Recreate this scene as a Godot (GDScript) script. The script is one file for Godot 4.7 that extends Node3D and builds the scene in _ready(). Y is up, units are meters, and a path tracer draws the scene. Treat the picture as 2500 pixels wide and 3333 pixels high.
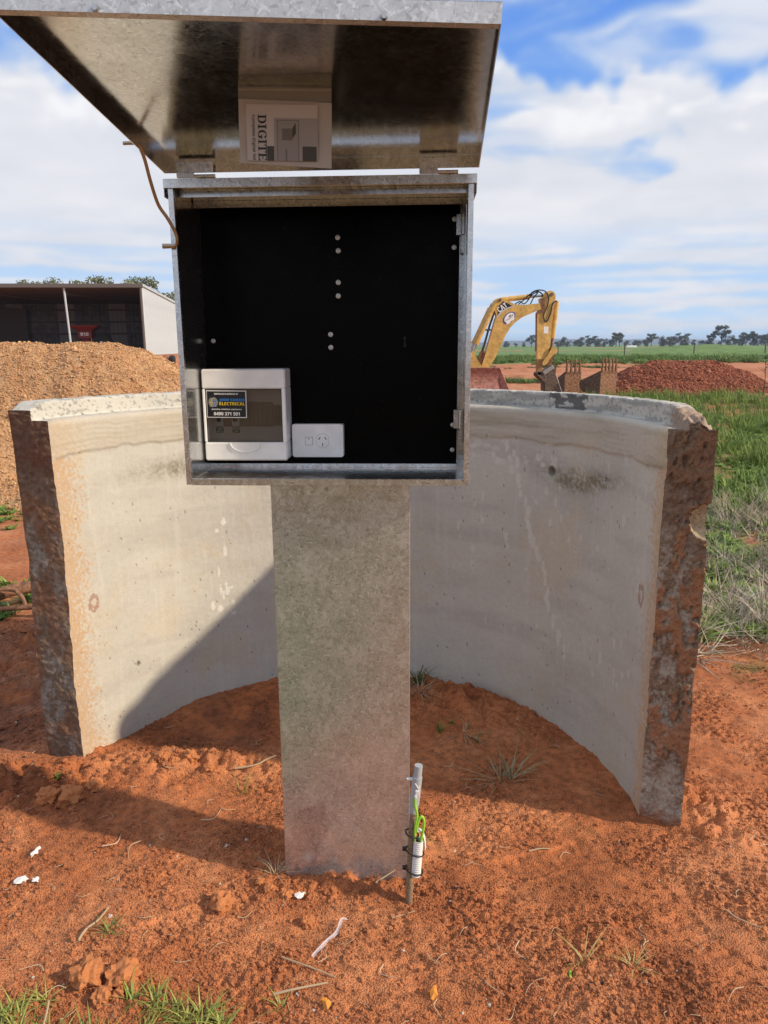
extends Node3D
# x right, y up, the camera looks along -z. D in comments is the distance in front of the camera (z = -D).

const ZINC := Color(0.72, 0.73, 0.735)
const RED_EARTH := Color(0.475, 0.157, 0.055)
var rng := RandomNumberGenerator.new()
var mats := {}
var taken := {}
var n_big: FastNoiseLite
var n_mid: FastNoiseLite
var n_fine: FastNoiseLite
var n_cell: FastNoiseLite
var n_cell2: FastNoiseLite

# ---------------------------------------------------------------- mesh building
class MB:
	var v := PackedVector3Array()
	var n := PackedVector3Array()
	var c := PackedColorArray()
	var col := Color.WHITE
	func vert(p: Vector3, nn: Vector3) -> void:
		v.append(p); n.append(nn); c.append(col)
	func tri(a: Vector3, b: Vector3, d: Vector3) -> void:
		var nn := (b - a).cross(d - a)
		if nn.length_squared() < 1e-20:
			return
		nn = nn.normalized()
		vert(a, nn); vert(d, nn); vert(b, nn)
	func tri_n(a: Vector3, b: Vector3, d: Vector3, na: Vector3, nb: Vector3, nd: Vector3) -> void:
		vert(a, na); vert(d, nd); vert(b, nb)
	func quad(a: Vector3, b: Vector3, d: Vector3, e: Vector3) -> void:
		tri(a, b, d); tri(a, d, e)
	func quad_n(a: Vector3, b: Vector3, d: Vector3, e: Vector3, na: Vector3, nb: Vector3, nd: Vector3, ne: Vector3) -> void:
		tri_n(a, b, d, na, nb, nd); tri_n(a, d, e, na, nd, ne)
	# box with chamfered edges, from one corner to the other
	func box(lo: Vector3, hi: Vector3, b := 0.0, t := Transform3D.IDENTITY) -> void:
		var m := (lo + hi) / 2
		var h := (hi - lo) / 2
		b = minf(b, minf(h.x, minf(h.y, h.z)) * 0.9)
		var ax := [Vector3(h.x, 0, 0), Vector3(0, h.y, 0), Vector3(0, 0, h.z)]
		var P := func(sx: int, sy: int, sz: int, axis: int) -> Vector3:
			var p := Vector3(sx * h.x, sy * h.y, sz * h.z)
			for k in 3:
				if k != axis:
					p[k] -= signf(p[k]) * b
			return t * (m + p)
		for axis in 3:
			for s in [-1, 1]:
				var q := []
				for w in [[-1, -1], [1, -1], [1, 1], [-1, 1]]:
					var sg := [0, 0, 0]
					sg[axis] = s
					sg[(axis + 1) % 3] = w[0]
					sg[(axis + 2) % 3] = w[1]
					q.append(P.call(sg[0], sg[1], sg[2], axis))
				if s > 0:
					quad(q[0], q[1], q[2], q[3])
				else:
					quad(q[0], q[3], q[2], q[1])
		if b <= 0.0:
			return
		for axis in 3:
			var a1 := (axis + 1) % 3
			var a2 := (axis + 2) % 3
			for s1 in [-1, 1]:
				for s2 in [-1, 1]:
					var q := []
					for w in [[-1, a1], [1, a1], [1, a2], [-1, a2]]:
						var sg := [0, 0, 0]
						sg[axis] = w[0]; sg[a1] = s1; sg[a2] = s2
						q.append(P.call(sg[0], sg[1], sg[2], w[1]))
					if s1 * s2 < 0:
						quad(q[0], q[1], q[2], q[3])
					else:
						quad(q[0], q[3], q[2], q[1])
		for sx in [-1, 1]:
			for sy in [-1, 1]:
				for sz in [-1, 1]:
					var p0: Vector3 = P.call(sx, sy, sz, 0)
					var p1: Vector3 = P.call(sx, sy, sz, 1)
					var p2: Vector3 = P.call(sx, sy, sz, 2)
					if sx * sy * sz > 0:
						tri(p0, p1, p2)
					else:
						tri(p0, p2, p1)
	func tube(pts: Array, r0: float, r1: float, seg := 10, caps := true) -> void:
		var rings := []
		var norms := []
		var up := Vector3(0.13, 0.97, 0.21).normalized()
		var cnt := pts.size()
		for i in cnt:
			var d: Vector3 = (pts[mini(i + 1, cnt - 1)] - pts[maxi(i - 1, 0)]).normalized()
			var sx := d.cross(up)
			if sx.length() < 0.2:
				sx = d.cross(Vector3(1, 0, 0.1))
			sx = sx.normalized()
			var sy := sx.cross(d).normalized()
			up = sy
			var r := lerpf(r0, r1, float(i) / maxf(1, cnt - 1))
			var ring := []
			var nn := []
			for k in seg:
				var a := TAU * k / seg
				var o := sx * cos(a) + sy * sin(a)
				nn.append(o)
				ring.append(pts[i] + o * r)
			rings.append(ring); norms.append(nn)
		for i in cnt - 1:
			for k in seg:
				var k2 := (k + 1) % seg
				quad_n(rings[i][k], rings[i + 1][k], rings[i + 1][k2], rings[i][k2], norms[i][k], norms[i + 1][k], norms[i + 1][k2], norms[i][k2])
		if caps:
			for k in seg:
				var k2 := (k + 1) % seg
				tri(pts[0], rings[0][k], rings[0][k2])
				tri(pts[cnt - 1], rings[cnt - 1][k2], rings[cnt - 1][k])
	# flat outline in the xy plane, thick from z0 to z1
	func prism(poly: PackedVector2Array, z0: float, z1: float, t := Transform3D.IDENTITY) -> void:
		if Geometry2D.is_polygon_clockwise(poly):
			poly = poly.duplicate()
			poly.reverse()
		var ids := Geometry2D.triangulate_polygon(poly)
		for k in range(0, ids.size(), 3):
			var a := poly[ids[k]]
			var b := poly[ids[k + 1]]
			var d := poly[ids[k + 2]]
			if (b - a).cross(d - a) < 0:
				var sw := b
				b = d
				d = sw
			tri(t * Vector3(a.x, a.y, z1), t * Vector3(b.x, b.y, z1), t * Vector3(d.x, d.y, z1))
			tri(t * Vector3(a.x, a.y, z0), t * Vector3(d.x, d.y, z0), t * Vector3(b.x, b.y, z0))
		for k in poly.size():
			var a := poly[k]
			var b := poly[(k + 1) % poly.size()]
			quad(t * Vector3(a.x, a.y, z0), t * Vector3(b.x, b.y, z0), t * Vector3(b.x, b.y, z1), t * Vector3(a.x, a.y, z1))
	# profile of (radius, height) turned round the y axis of t
	func lathe(prof: Array, seg: int, t := Transform3D.IDENTITY) -> void:
		for i in prof.size() - 1:
			var p: Vector2 = prof[i]
			var q: Vector2 = prof[i + 1]
			var e := (q - p).normalized()
			for k in seg:
				var a0 := TAU * k / seg
				var a1 := TAU * (k + 1) / seg
				var d0 := Vector3(cos(a0), 0, -sin(a0))
				var d1 := Vector3(cos(a1), 0, -sin(a1))
				var n0 := (t.basis * (d0 * e.y + Vector3.UP * -e.x)).normalized()
				var n1 := (t.basis * (d1 * e.y + Vector3.UP * -e.x)).normalized()
				quad_n(t * (d0 * p.x + Vector3.UP * p.y), t * (d1 * p.x + Vector3.UP * p.y), t * (d1 * q.x + Vector3.UP * q.y), t * (d0 * q.x + Vector3.UP * q.y), n0, n1, n1, n0)
	func mesh(m: Material, colored := false) -> ArrayMesh:
		var a := []
		a.resize(Mesh.ARRAY_MAX)
		a[Mesh.ARRAY_VERTEX] = v
		a[Mesh.ARRAY_NORMAL] = n
		if colored:
			a[Mesh.ARRAY_COLOR] = c
		var am := ArrayMesh.new()
		am.add_surface_from_arrays(Mesh.PRIMITIVE_TRIANGLES, a)
		am.surface_set_material(0, m)
		return am

func grid_mesh(pos: PackedVector3Array, cols: PackedColorArray, nu: int, nv: int, flip: bool, m: Material) -> ArrayMesh:
	var nn := PackedVector3Array()
	nn.resize(nu * nv)
	for j in nv:
		var j0 := maxi(j - 1, 0) * nu
		var j1 := mini(j + 1, nv - 1) * nu
		for i in nu:
			var du := pos[j * nu + mini(i + 1, nu - 1)] - pos[j * nu + maxi(i - 1, 0)]
			var dv := pos[j1 + i] - pos[j0 + i]
			var x := du.cross(dv).normalized()
			nn[j * nu + i] = -x if flip else x
	var ids := PackedInt32Array()
	ids.resize((nu - 1) * (nv - 1) * 6)
	var k := 0
	for j in nv - 1:
		for i in nu - 1:
			var a := j * nu + i
			var b := a + 1
			var d := a + nu
			var c := d + 1
			if flip:
				ids[k] = a; ids[k + 1] = b; ids[k + 2] = c; ids[k + 3] = a; ids[k + 4] = c; ids[k + 5] = d
			else:
				ids[k] = a; ids[k + 1] = c; ids[k + 2] = b; ids[k + 3] = a; ids[k + 4] = d; ids[k + 5] = c
			k += 6
	var arr := []
	arr.resize(Mesh.ARRAY_MAX)
	arr[Mesh.ARRAY_VERTEX] = pos
	arr[Mesh.ARRAY_NORMAL] = nn
	if cols.size() == pos.size():
		arr[Mesh.ARRAY_COLOR] = cols
	arr[Mesh.ARRAY_INDEX] = ids
	var am := ArrayMesh.new()
	am.add_surface_from_arrays(Mesh.PRIMITIVE_TRIANGLES, arr)
	am.surface_set_material(0, m)
	return am

# ---------------------------------------------------------------- nodes
func numbered(called: String) -> String:
	if not taken.has(called):
		taken[called] = 0
		return called
	taken[called] += 1
	return "%s_%03d" % [called, taken[called]]

func tag(o: Node, label: String, category: String, group := "") -> Node:
	o.set_meta("label", label)
	o.set_meta("category", category)
	if group != "":
		o.set_meta("group", group)
	return o

func thing(called: String, label: String, category: String, at := Vector3.ZERO, turn := 0.0, group := "") -> Node3D:
	var o := Node3D.new()
	o.name = numbered(called)
	add_child(o)
	o.position = at
	o.rotation.y = turn
	tag(o, label, category, group)
	return o

func put(called: String, m: Mesh, parent: Node = null, at := Transform3D.IDENTITY) -> MeshInstance3D:
	var o := MeshInstance3D.new()
	o.mesh = m
	if parent == null:
		o.name = numbered(called)
		add_child(o)
	else:
		o.name = called
		parent.add_child(o, true)
	o.transform = at
	return o

func obj(called: String, b: MB, m: Material, parent: Node = null, colored := false) -> MeshInstance3D:
	return put(called, b.mesh(m, colored), parent)

func structure(o: Node) -> Node:
	o.set_meta("kind", "structure")
	return o

func scatter(called: String, m: Mesh, xf: Array, cols: Array, parent: Node = null) -> MultiMeshInstance3D:
	var mm := MultiMesh.new()
	mm.transform_format = MultiMesh.TRANSFORM_3D
	mm.use_colors = cols.size() > 0
	mm.mesh = m
	mm.instance_count = xf.size()
	for i in xf.size():
		mm.set_instance_transform(i, xf[i])
		if cols.size() > 0:
			mm.set_instance_color(i, cols[i])
	var o := MultiMeshInstance3D.new()
	o.multimesh = mm
	o.set_meta("kind", "stuff")
	if parent == null:
		o.name = numbered(called)
		add_child(o)
	else:
		o.name = called
		parent.add_child(o, true)
	return o

func letters(called: String, s: String, height: float, m: Material, parent: Node, at: Transform3D, bold := false, serif := false, width := 0.0, depth := 0.0006) -> MeshInstance3D:
	var f := SystemFont.new()
	f.font_names = PackedStringArray(["Droid Serif" if serif else "Droid Sans"])
	f.font_weight = 700 if bold else 400
	var t := TextMesh.new()
	t.text = s
	t.font = f
	t.font_size = 64
	t.pixel_size = 0.01
	t.depth = 0.01
	t.curve_step = 2.0
	t.material = m
	# scaled to the height and width it has on the thing
	var box := t.get_aabb()
	var sy := height / maxf(box.size.y, 0.001)
	var sx := width / maxf(box.size.x, 0.001) if width > 0.0 else sy
	var fit := Transform3D(Basis.from_scale(Vector3(sx, sy, depth / 0.01)), Vector3.ZERO) * Transform3D(Basis.IDENTITY, -box.get_center())
	return put(called, t, parent, at * fit)

# ---------------------------------------------------------------- materials
func srgb(c: Color) -> Color:
	return c.linear_to_srgb()

func noise(type: int, freq: float, sd: int, oct := 4) -> FastNoiseLite:
	var f := FastNoiseLite.new()
	f.noise_type = type as FastNoiseLite.NoiseType
	f.frequency = freq
	f.seed = sd
	f.fractal_octaves = oct
	f.fractal_type = FastNoiseLite.FRACTAL_FBM if oct > 1 else FastNoiseLite.FRACTAL_NONE
	return f

func bytes_of(f: FastNoiseLite, size: int) -> PackedByteArray:
	var im := f.get_seamless_image(size, size)
	im.convert(Image.FORMAT_L8)
	return im.get_data()

func tex_l(data: PackedByteArray, size: int) -> ImageTexture:
	return ImageTexture.create_from_image(Image.create_from_data(size, size, false, Image.FORMAT_L8, data))

# a grey texture: lo..hi of base, with sharp specks
func mixed(a: PackedByteArray, b: PackedByteArray, wa: float, wb: float, lo: float, hi: float) -> PackedByteArray:
	var o := PackedByteArray()
	o.resize(a.size())
	for i in a.size():
		var x := clampf((a[i] * wa + b[i] * wb) / 255.0, 0.0, 1.0)
		o[i] = int(clampf(lerpf(lo, hi, x), 0, 1) * 255.0)
	return o

func plain(key: String, c: Color, rough: float, metal := 0.0) -> StandardMaterial3D:
	if mats.has(key):
		return mats[key]
	var m := StandardMaterial3D.new()
	m.albedo_color = srgb(c)
	m.roughness = rough
	m.metallic = metal
	mats[key] = m
	return m

func textured(key: String, c: Color, rough: float, metal: float, alb: Texture2D, scale: float, bump: Texture2D, relief: float, rtex: Texture2D = null, vcol := false, world := false) -> StandardMaterial3D:
	var m := StandardMaterial3D.new()
	m.albedo_color = srgb(c)
	m.roughness = rough
	m.metallic = metal
	m.uv1_triplanar = true
	m.uv1_world_triplanar = world
	m.uv1_scale = Vector3.ONE * scale
	m.uv1_triplanar_sharpness = 4.0
	if alb:
		m.albedo_texture = alb
	if rtex:
		m.roughness_texture = rtex
		m.roughness_texture_channel = BaseMaterial3D.TEXTURE_CHANNEL_GRAYSCALE
	if bump and relief != 0.0:
		m.heightmap_enabled = true
		m.heightmap_texture = bump
		m.heightmap_scale = relief
	m.vertex_color_use_as_albedo = vcol
	mats[key] = m
	return m

func make_materials() -> void:
	var S := 512
	var fb := bytes_of(noise(FastNoiseLite.TYPE_SIMPLEX_SMOOTH, 0.02, 11, 6), S)
	var fine := bytes_of(noise(FastNoiseLite.TYPE_SIMPLEX, 0.12, 12, 4), S)
	var soft := bytes_of(noise(FastNoiseLite.TYPE_SIMPLEX_SMOOTH, 0.006, 13, 3), S)
	# spangle of hot-dip zinc: feathery crystal needles
	var needles := PackedFloat32Array()
	needles.resize(S * S)
	for i in S * S:
		needles[i] = 0.5 + 0.0008 * (fb[i] - 128)
	rng.seed = 21
	for k in 3400:
		var x := rng.randf() * S
		var y := rng.randf() * S
		var dirn := TAU * rng.randf()
		if k % 3 > 0:
			dirn = PI * 0.12 * (fb[(int(y) * S + int(x)) % (S * S)] % 16) + rng.randf_range(-0.5, 0.5)
		var len_n := rng.randf_range(8.0, 34.0)
		var val := clampf(0.5 + rng.randfn() * 0.28, 0.0, 1.0)
		var wid := rng.randf_range(1.2, 5.0)
		for s in int(len_n):
			var f := s / len_n
			var hw := wid * (1.0 - f)
			for w in range(-int(hw), int(hw) + 1):
				var qx := posmod(int(x + cos(dirn) * s - sin(dirn) * w), S)
				var qy := posmod(int(y + sin(dirn) * s + cos(dirn) * w), S)
				needles[qy * S + qx] = lerpf(needles[qy * S + qx], val, 0.8)
	var spangle := PackedByteArray()
	spangle.resize(S * S)
	for i in S * S:
		spangle[i] = int(clampf(needles[i], 0, 1) * 255.0)
	var zinc := mixed(spangle, soft, 0.8, 0.2, 0.72, 1.10)
	var zrough := mixed(spangle, soft, 0.7, 0.3, 0.5, 1.2)
	mats["tex_fine"] = tex_l(fine, S)
	textured("zinc", ZINC, 0.33, 0.78, tex_l(zinc, S), 3.6, tex_l(mixed(spangle, soft, 0.4, 0.6, 0, 1), S), 0.004, tex_l(zrough, S))
	textured("zinc_outer", ZINC, 0.5, 0.6, tex_l(zinc, S), 3.6, null, 0.0)
	textured("zinc_box", ZINC, 0.30, 0.95, tex_l(zinc, S), 3.6, tex_l(mixed(spangle, soft, 0.3, 0.7, 0, 1), S), 0.003, tex_l(zrough, S))
	textured("zinc_inside", ZINC, 0.22, 0.97, tex_l(zinc, S), 3.6, tex_l(mixed(spangle, soft, 0.3, 0.7, 0, 1), S), 0.002, tex_l(zrough, S))
	textured("zinc_lid", ZINC, 0.20, 0.97, tex_l(zinc, S), 3.6, tex_l(mixed(spangle, soft, 0.3, 0.7, 0, 1), S), 0.003, tex_l(zrough, S))
	textured("concrete", Color(1, 1, 1), 0.9, 0.0, tex_l(mixed(fine, fb, 0.85, 0.2, 0.80, 1.10), S), 4.3, tex_l(mixed(fine, fb, 0.8, 0.3, 0, 1), S), 0.07, null, true)
	textured("rough_concrete", Color(1, 1, 1), 0.92, 0.0, tex_l(mixed(fine, fb, 0.7, 0.5, 0.55, 1.15), S), 4.3, tex_l(mixed(fine, fb, 0.7, 0.5, 0, 1), S), 0.4, null, true)
	textured("earth", Color(1, 1, 1), 0.95, 0.0, tex_l(mixed(fine, fb, 0.6, 0.6, 0.55, 1.18), S), 2.7, tex_l(mixed(fine, fb, 0.9, 0.3, 0, 1), S), 0.35, null, true, true)
	textured("stone", Color(1, 1, 1), 0.9, 0.0, tex_l(mixed(fine, fb, 0.5, 0.6, 0.6, 1.1), S), 9.0, null, 0.0, null, true)
	textured("clod", Color(0.54, 0.20, 0.07), 0.95, 0.0, tex_l(mixed(fine, fb, 0.5, 0.6, 0.7, 1.1), S), 0.9, null, 0.0)
	# black board: dust specks and thin scuffs
	var scuff := PackedByteArray()
	scuff.resize(S * S)
	for i in S * S:
		scuff[i] = 16 + fine[i] / 24
	for k in 90:
		var x := rng.randf() * S
		var y := rng.randf() * S
		var dn := rng.randf_range(-0.6, 0.6) + (PI / 2 if k % 2 == 0 else 0.0)
		var ln := rng.randf_range(3.0, 70.0) * rng.randf()
		var lum := rng.randi_range(26, 90)
		for s in int(ln):
			if rng.randf() < 0.7:
				scuff[posmod(int(y + sin(dn) * s), S) * S + posmod(int(x + cos(dn) * s + 0.01 * s * s), S)] = lum
	for k in 260:
		scuff[rng.randi_range(0, S * S - 1)] = rng.randi_range(40, 170)
	textured("board", Color(0.06, 0.06, 0.062), 0.38, 0.0, tex_l(scuff, S), 1.45, null, 0.0, tex_l(mixed(fb, fine, 0.7, 0.4, 0.6, 1.0), S))
	textured("yellow_paint", Color(0.74, 0.46, 0.13), 0.5, 0.0, tex_l(mixed(fb, soft, 0.6, 0.5, 0.72, 1.05), S), 0.9, null, 0.0)
	textured("rust", Color(0.29, 0.14, 0.075), 0.85, 0.0, tex_l(mixed(fb, fine, 0.7, 0.4, 0.35, 1.25), S), 1.3, tex_l(fb, S), 0.8)
	textured("dark_rust", Color(0.17, 0.115, 0.08), 0.7, 0.0, tex_l(mixed(fb, fine, 0.7, 0.4, 0.4, 1.2), S), 1.3, null, 0.0)
	textured("blade_paint", Color(0.40, 0.17, 0.13), 0.6, 0.0, tex_l(mixed(fb, fine, 0.8, 0.3, 0.6, 1.15), S), 0.8, null, 0.0)
	textured("cladding", Color(0.52, 0.57, 0.61), 0.5, 0.2, tex_l(mixed(soft, fb, 0.7, 0.3, 0.86, 1.06), S), 0.12, null, 0.0)
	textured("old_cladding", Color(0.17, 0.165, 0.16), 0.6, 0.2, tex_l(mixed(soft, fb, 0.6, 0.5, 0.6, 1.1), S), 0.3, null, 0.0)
	textured("bark", Color(0.17, 0.13, 0.10), 0.9, 0.0, tex_l(fb, S), 0.8, null, 0.0)
	textured("timber", Color(0.36, 0.25, 0.15), 0.8, 0.0, tex_l(mixed(fb, fine, 0.7, 0.4, 0.45, 1.15), S), 14.0, tex_l(fb, S), 0.1)
	textured("white_plastic", Color(0.94, 0.945, 0.94), 0.32, 0.0, tex_l(mixed(soft, fb, 0.6, 0.4, 0.9, 1.04), S), 2.0, null, 0.0)
	textured("field_green", Color(1, 1, 1), 0.9, 0.0, tex_l(mixed(fb, fine, 0.6, 0.6, 0.55, 1.15), S), 0.06, null, 0.0, null, true, true)
	mats["board"].metallic_specular = 0.18
	plain("steel", Color(0.55, 0.54, 0.52), 0.32, 1.0)
	plain("bronze_rod", Color(0.42, 0.34, 0.26), 0.35, 1.0)
	plain("black_plastic", Color(0.012, 0.012, 0.012), 0.45)
	plain("dark_inside", Color(0.03, 0.03, 0.03), 0.8)
	plain("rubber", Color(0.018, 0.018, 0.018), 0.8)
	plain("panel_grey", Color(0.62, 0.59, 0.55), 0.5)
	plain("print_white", Color(0.82, 0.82, 0.82), 0.5)
	plain("print_black", Color(0.008, 0.008, 0.010), 0.4)
	plain("print_blue", Color(0.03, 0.26, 0.72), 0.5)
	plain("print_yellow", Color(0.80, 0.55, 0.02), 0.5)
	plain("print_green", Color(0.012, 0.12, 0.035), 0.5)
	plain("print_grey", Color(0.16, 0.15, 0.15), 0.6)
	plain("print_dark_blue", Color(0.05, 0.06, 0.25), 0.6)
	plain("red_mark", Color(0.55, 0.04, 0.03), 0.5)
	plain("pvc_grey", Color(0.36, 0.38, 0.40), 0.5)
	plain("pvc_white", Color(0.66, 0.66, 0.64), 0.5)
	plain("green_wire", Color(0.30, 0.62, 0.05), 0.4)
	plain("red_paint", Color(0.16, 0.014, 0.010), 0.5)
	plain("hay", Color(0.22, 0.14, 0.06), 0.95)
	plain("paper", Color(0.72, 0.70, 0.67), 0.7)
	plain("leaflet_paper", Color(0.50, 0.46, 0.46), 0.5)
	plain("leaf_orange", Color(0.62, 0.24, 0.03), 0.7)
	plain("shed_dark", Color(0.10, 0.085, 0.075), 0.8)
	plain("cab_glass", Color(0.02, 0.025, 0.03), 0.1)
	var pane := StandardMaterial3D.new()
	pane.transparency = BaseMaterial3D.TRANSPARENCY_ALPHA
	pane.albedo_color = Color(0.16, 0.13, 0.10, 0.34)
	pane.roughness = 0.08
	mats["smoked"] = pane
	var film := StandardMaterial3D.new()
	film.transparency = BaseMaterial3D.TRANSPARENCY_ALPHA
	film.albedo_color = Color(0.75, 0.74, 0.72, 0.25)
	film.roughness = 0.15
	mats["film"] = film
	for g in [["blade", Color(1, 1, 1)], ["leaf", Color(1, 1, 1)]]:
		var m := StandardMaterial3D.new()
		m.albedo_color = g[1]
		m.vertex_color_use_as_albedo = true
		m.roughness = 0.65
		m.backlight = Color(0.25, 0.3, 0.12) if g[0] == "blade" else Color(0.1, 0.12, 0.05)
		mats[g[0]] = m

# ---------------------------------------------------------------- sky
func make_sky() -> ImageTexture:
	var W := 2048
	var Hh := 1024
	var im := Image.create(W, Hh, false, Image.FORMAT_RGB8)
	im.fill(Color(0.42, 0.33, 0.27))
	var a := noise(FastNoiseLite.TYPE_SIMPLEX_SMOOTH, 0.55, 31, 6)
	var b := noise(FastNoiseLite.TYPE_SIMPLEX_SMOOTH, 1.6, 32, 5)
	var w := noise(FastNoiseLite.TYPE_SIMPLEX_SMOOTH, 2.2, 33, 3)
	for j in range(0, Hh / 2 + 2):
		var el := (0.5 - (j + 0.5) / Hh) * PI
		var deg := rad_to_deg(el)
		var ce := cos(el)
		var se := sin(el)
		var k := 1.0 / (maxf(se, 0.0) + 0.16)
		for i in W:
			var az := ((i + 0.5) / W - 0.5) * TAU
			var x := sin(az) * ce
			var z := cos(az) * ce
			var px := x * k
			var pz := z * k * 1.0
			var wx := w.get_noise_2d(px * 0.7, pz * 0.7) * 0.35
			var n1 := a.get_noise_2d(px * 1.5 + wx, pz * 1.5 + 7.0 + wx)
			var n2 := b.get_noise_2d(px * 1.3 + wx + 5.0, pz * 1.6)
			var edge := 17.2 + 3.0 * w.get_noise_2d(az * 1.6, 3.0) + 2.0 * w.get_noise_2d(az * 6.0, deg * 0.1)
			var bank := 1.0 - smoothstep(edge - 0.4, edge + 1.2, deg)
			var low := 1.0 - smoothstep(4.0, 9.5, deg)
			# broken puffs above the bank, an even sheet in it, streaks and gaps beneath
			var puff := smoothstep(-0.42, 0.30, n1 + 0.5 * n2 + 0.08 + 0.35 * smoothstep(25.0, 42.0, deg))
			var sheet := smoothstep(-1.0, -0.35, n1 + 0.4 * n2)
			var streak := smoothstep(-0.25, 0.3, w.get_noise_2d(az * 1.5, deg * 0.42) + 0.35 * n2)
			var cover := lerpf(lerpf(puff * 0.9, sheet, bank), 0.35 + 0.6 * streak, low)
			var t := clampf(deg / 24.0, 0.0, 1.0)
			var blue := Color(0.68, 0.83, 0.95).lerp(Color(0.34, 0.52, 0.83), pow(t, 0.8))
			if deg > 24.0:
				blue = blue.lerp(Color(0.27, 0.47, 0.82), clampf((deg - 24.0) / 50.0, 0, 1))
			var calm := lerpf(1.0, 0.5, bank)
			var lightness := clampf(0.58 + calm * (0.8 * n2 + 0.45 * n1) + 0.35 * bank * w.get_noise_2d(az * 2.0, deg * 0.12), 0.0, 1.0)
			var cl := Color(0.76, 0.78, 0.82).lerp(Color(0.85, 0.85, 0.87), lightness)
			var rim := bank * (1.0 - smoothstep(0.0, 2.2, absf(deg - edge + 0.8))) * smoothstep(-0.1, 0.3, n2)
			cl = cl.lerp(Color(0.895, 0.895, 0.905), rim * 0.8)
			im.set_pixel(i, j, blue.lerp(cl, cover))
	return ImageTexture.create_from_image(im)

# ---------------------------------------------------------------- ground
# boot prints pressed into the soil: x, D, turn, heel mark only
var prints := [[0.02, 1.37, 0.35], [-0.42, 1.45, -0.9], [0.40, 1.62, 1.9], [0.68, 1.38, 0.4], [0.45, 1.42, 1.5]]

func print_depth(x: float, D: float) -> float:
	var h := 0.0
	for p in prints:
		var dx: float = x - p[0]
		var dd: float = D - p[1]
		if dx * dx + dd * dd > 0.04:
			continue
		var c := cos(p[2])
		var s := sin(p[2])
		var u := dx * c + dd * s
		var v := -dx * s + dd * c
		var wid := 0.046 - 0.012 * exp(-pow((v + 0.03) / 0.04, 2))
		var e := maxf(absf(u) / wid, absf(v) / 0.14)
		if e < 1.35:
			var inside := 1.0 - smoothstep(0.85, 1.0, e)
			var lip := smoothstep(0.9, 1.05, e) * (1.0 - smoothstep(1.05, 1.35, e))
			var bars := smoothstep(0.1, 0.5, sin(v * 260.0 + u * 40.0 * signf(u)))
			h += -inside * (0.007 - 0.0035 * bars) * (0.6 + 0.7 * n_mid.get_noise_2d(x * 12.0, D * 12.0)) + lip * 0.002
	return h

func bump2(x: float, D: float, cx: float, cd: float, rx: float, rd: float) -> float:
	return exp(-pow((x - cx) / rx, 2) - pow((D - cd) / rd, 2))

func ground_h(x: float, D: float) -> float:
	var r := sqrt(x * x + (D - 1.6) * (D - 1.6))
	var h := 0.0
	h += 0.020 * n_big.get_noise_2d(x * 1.6, D * 1.6) * smoothstep(0.1, 0.8, r)
	if r < 9.0:
		var f := clampf(1.0 - (r - 2.2) / 5.0, 0.0, 1.0)
		var rough := 0.18 + 1.5 * smoothstep(-0.25, 0.55, n_big.get_noise_2d(x * 2.2 + 9.0, D * 2.2) + 0.5 * n_mid.get_noise_2d(x * 4.0, D * 4.0 + 9.0))
		h += 0.008 * n_mid.get_noise_2d(x * 9.0, D * 9.0) * f
		h += 0.0045 * n_fine.get_noise_2d(x * 38.0, D * 38.0) * f * rough
		# crumbs of soil
		var cr := 1.0 + n_cell.get_noise_2d(x * 30.0, D * 30.0)
		h += 0.0036 * clampf(0.75 - cr, 0.0, 0.7) * f * rough
		var cr2 := 1.0 + n_cell2.get_noise_2d(x * 80.0, D * 80.0)
		h += 0.003 * clampf(0.8 - cr2, 0.0, 0.8) * f * (0.3 + 0.8 * rough)
		h += print_depth(x, D)
		# loose soil heaped by the digging
		var lumps := 0.6 + 0.9 * n_mid.get_noise_2d(x * 14.0, D * 14.0)
		h += 0.075 * bump2(x, D, -1.25, 1.92, 0.42, 0.13) * lumps
		h += 0.035 * bump2(x, D, -0.62, 2.08, 0.34, 0.09) * lumps
		h += 0.060 * bump2(x, D, 0.30, 2.46, 0.17, 0.12) * lumps
		h += 0.030 * bump2(x, D, -0.1, 2.62, 0.4, 0.10) * lumps
		h += 0.045 * bump2(x, D, 0.87, 1.80, 0.10, 0.16) * lumps
		h -= 0.030 * bump2(x, D, -0.62, 2.30, 0.22, 0.12)
		h -= 0.05 * bump2(x, D, -1.35, 2.45, 0.22, 0.22)
		h += 0.09 * bump2(x, D, -1.50, 2.95, 0.4, 0.3) * lumps
		h += 0.030 * bump2(x, D, -0.1, 1.545, 0.24, 0.04) * (0.6 + 0.8 * n_mid.get_noise_2d(x * 22.0, D * 22.0))
	h += 0.75 * smoothstep(-7.0, -10.0, x) * smoothstep(24.0, 33.0, D)
	h += 0.10 * n_big.get_noise_2d(x * 0.15, D * 0.15) * smoothstep(6.0, 20.0, r) * (1.0 - smoothstep(120.0, 400.0, r))
	return h

func steps(lo: float, a: float, b: float, hi: float, fine: float, grow: float) -> PackedFloat32Array:
	var left := []
	var d := fine
	var x := a
	while x > lo:
		d *= grow
		x -= d
		left.append(x)
	left.reverse()
	var out := PackedFloat32Array(left)
	x = a
	while x < b:
		out.append(x)
		x += fine
	d = fine
	out.append(x)
	while x < hi:
		d *= grow
		x += d
		out.append(x)
	return out

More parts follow.
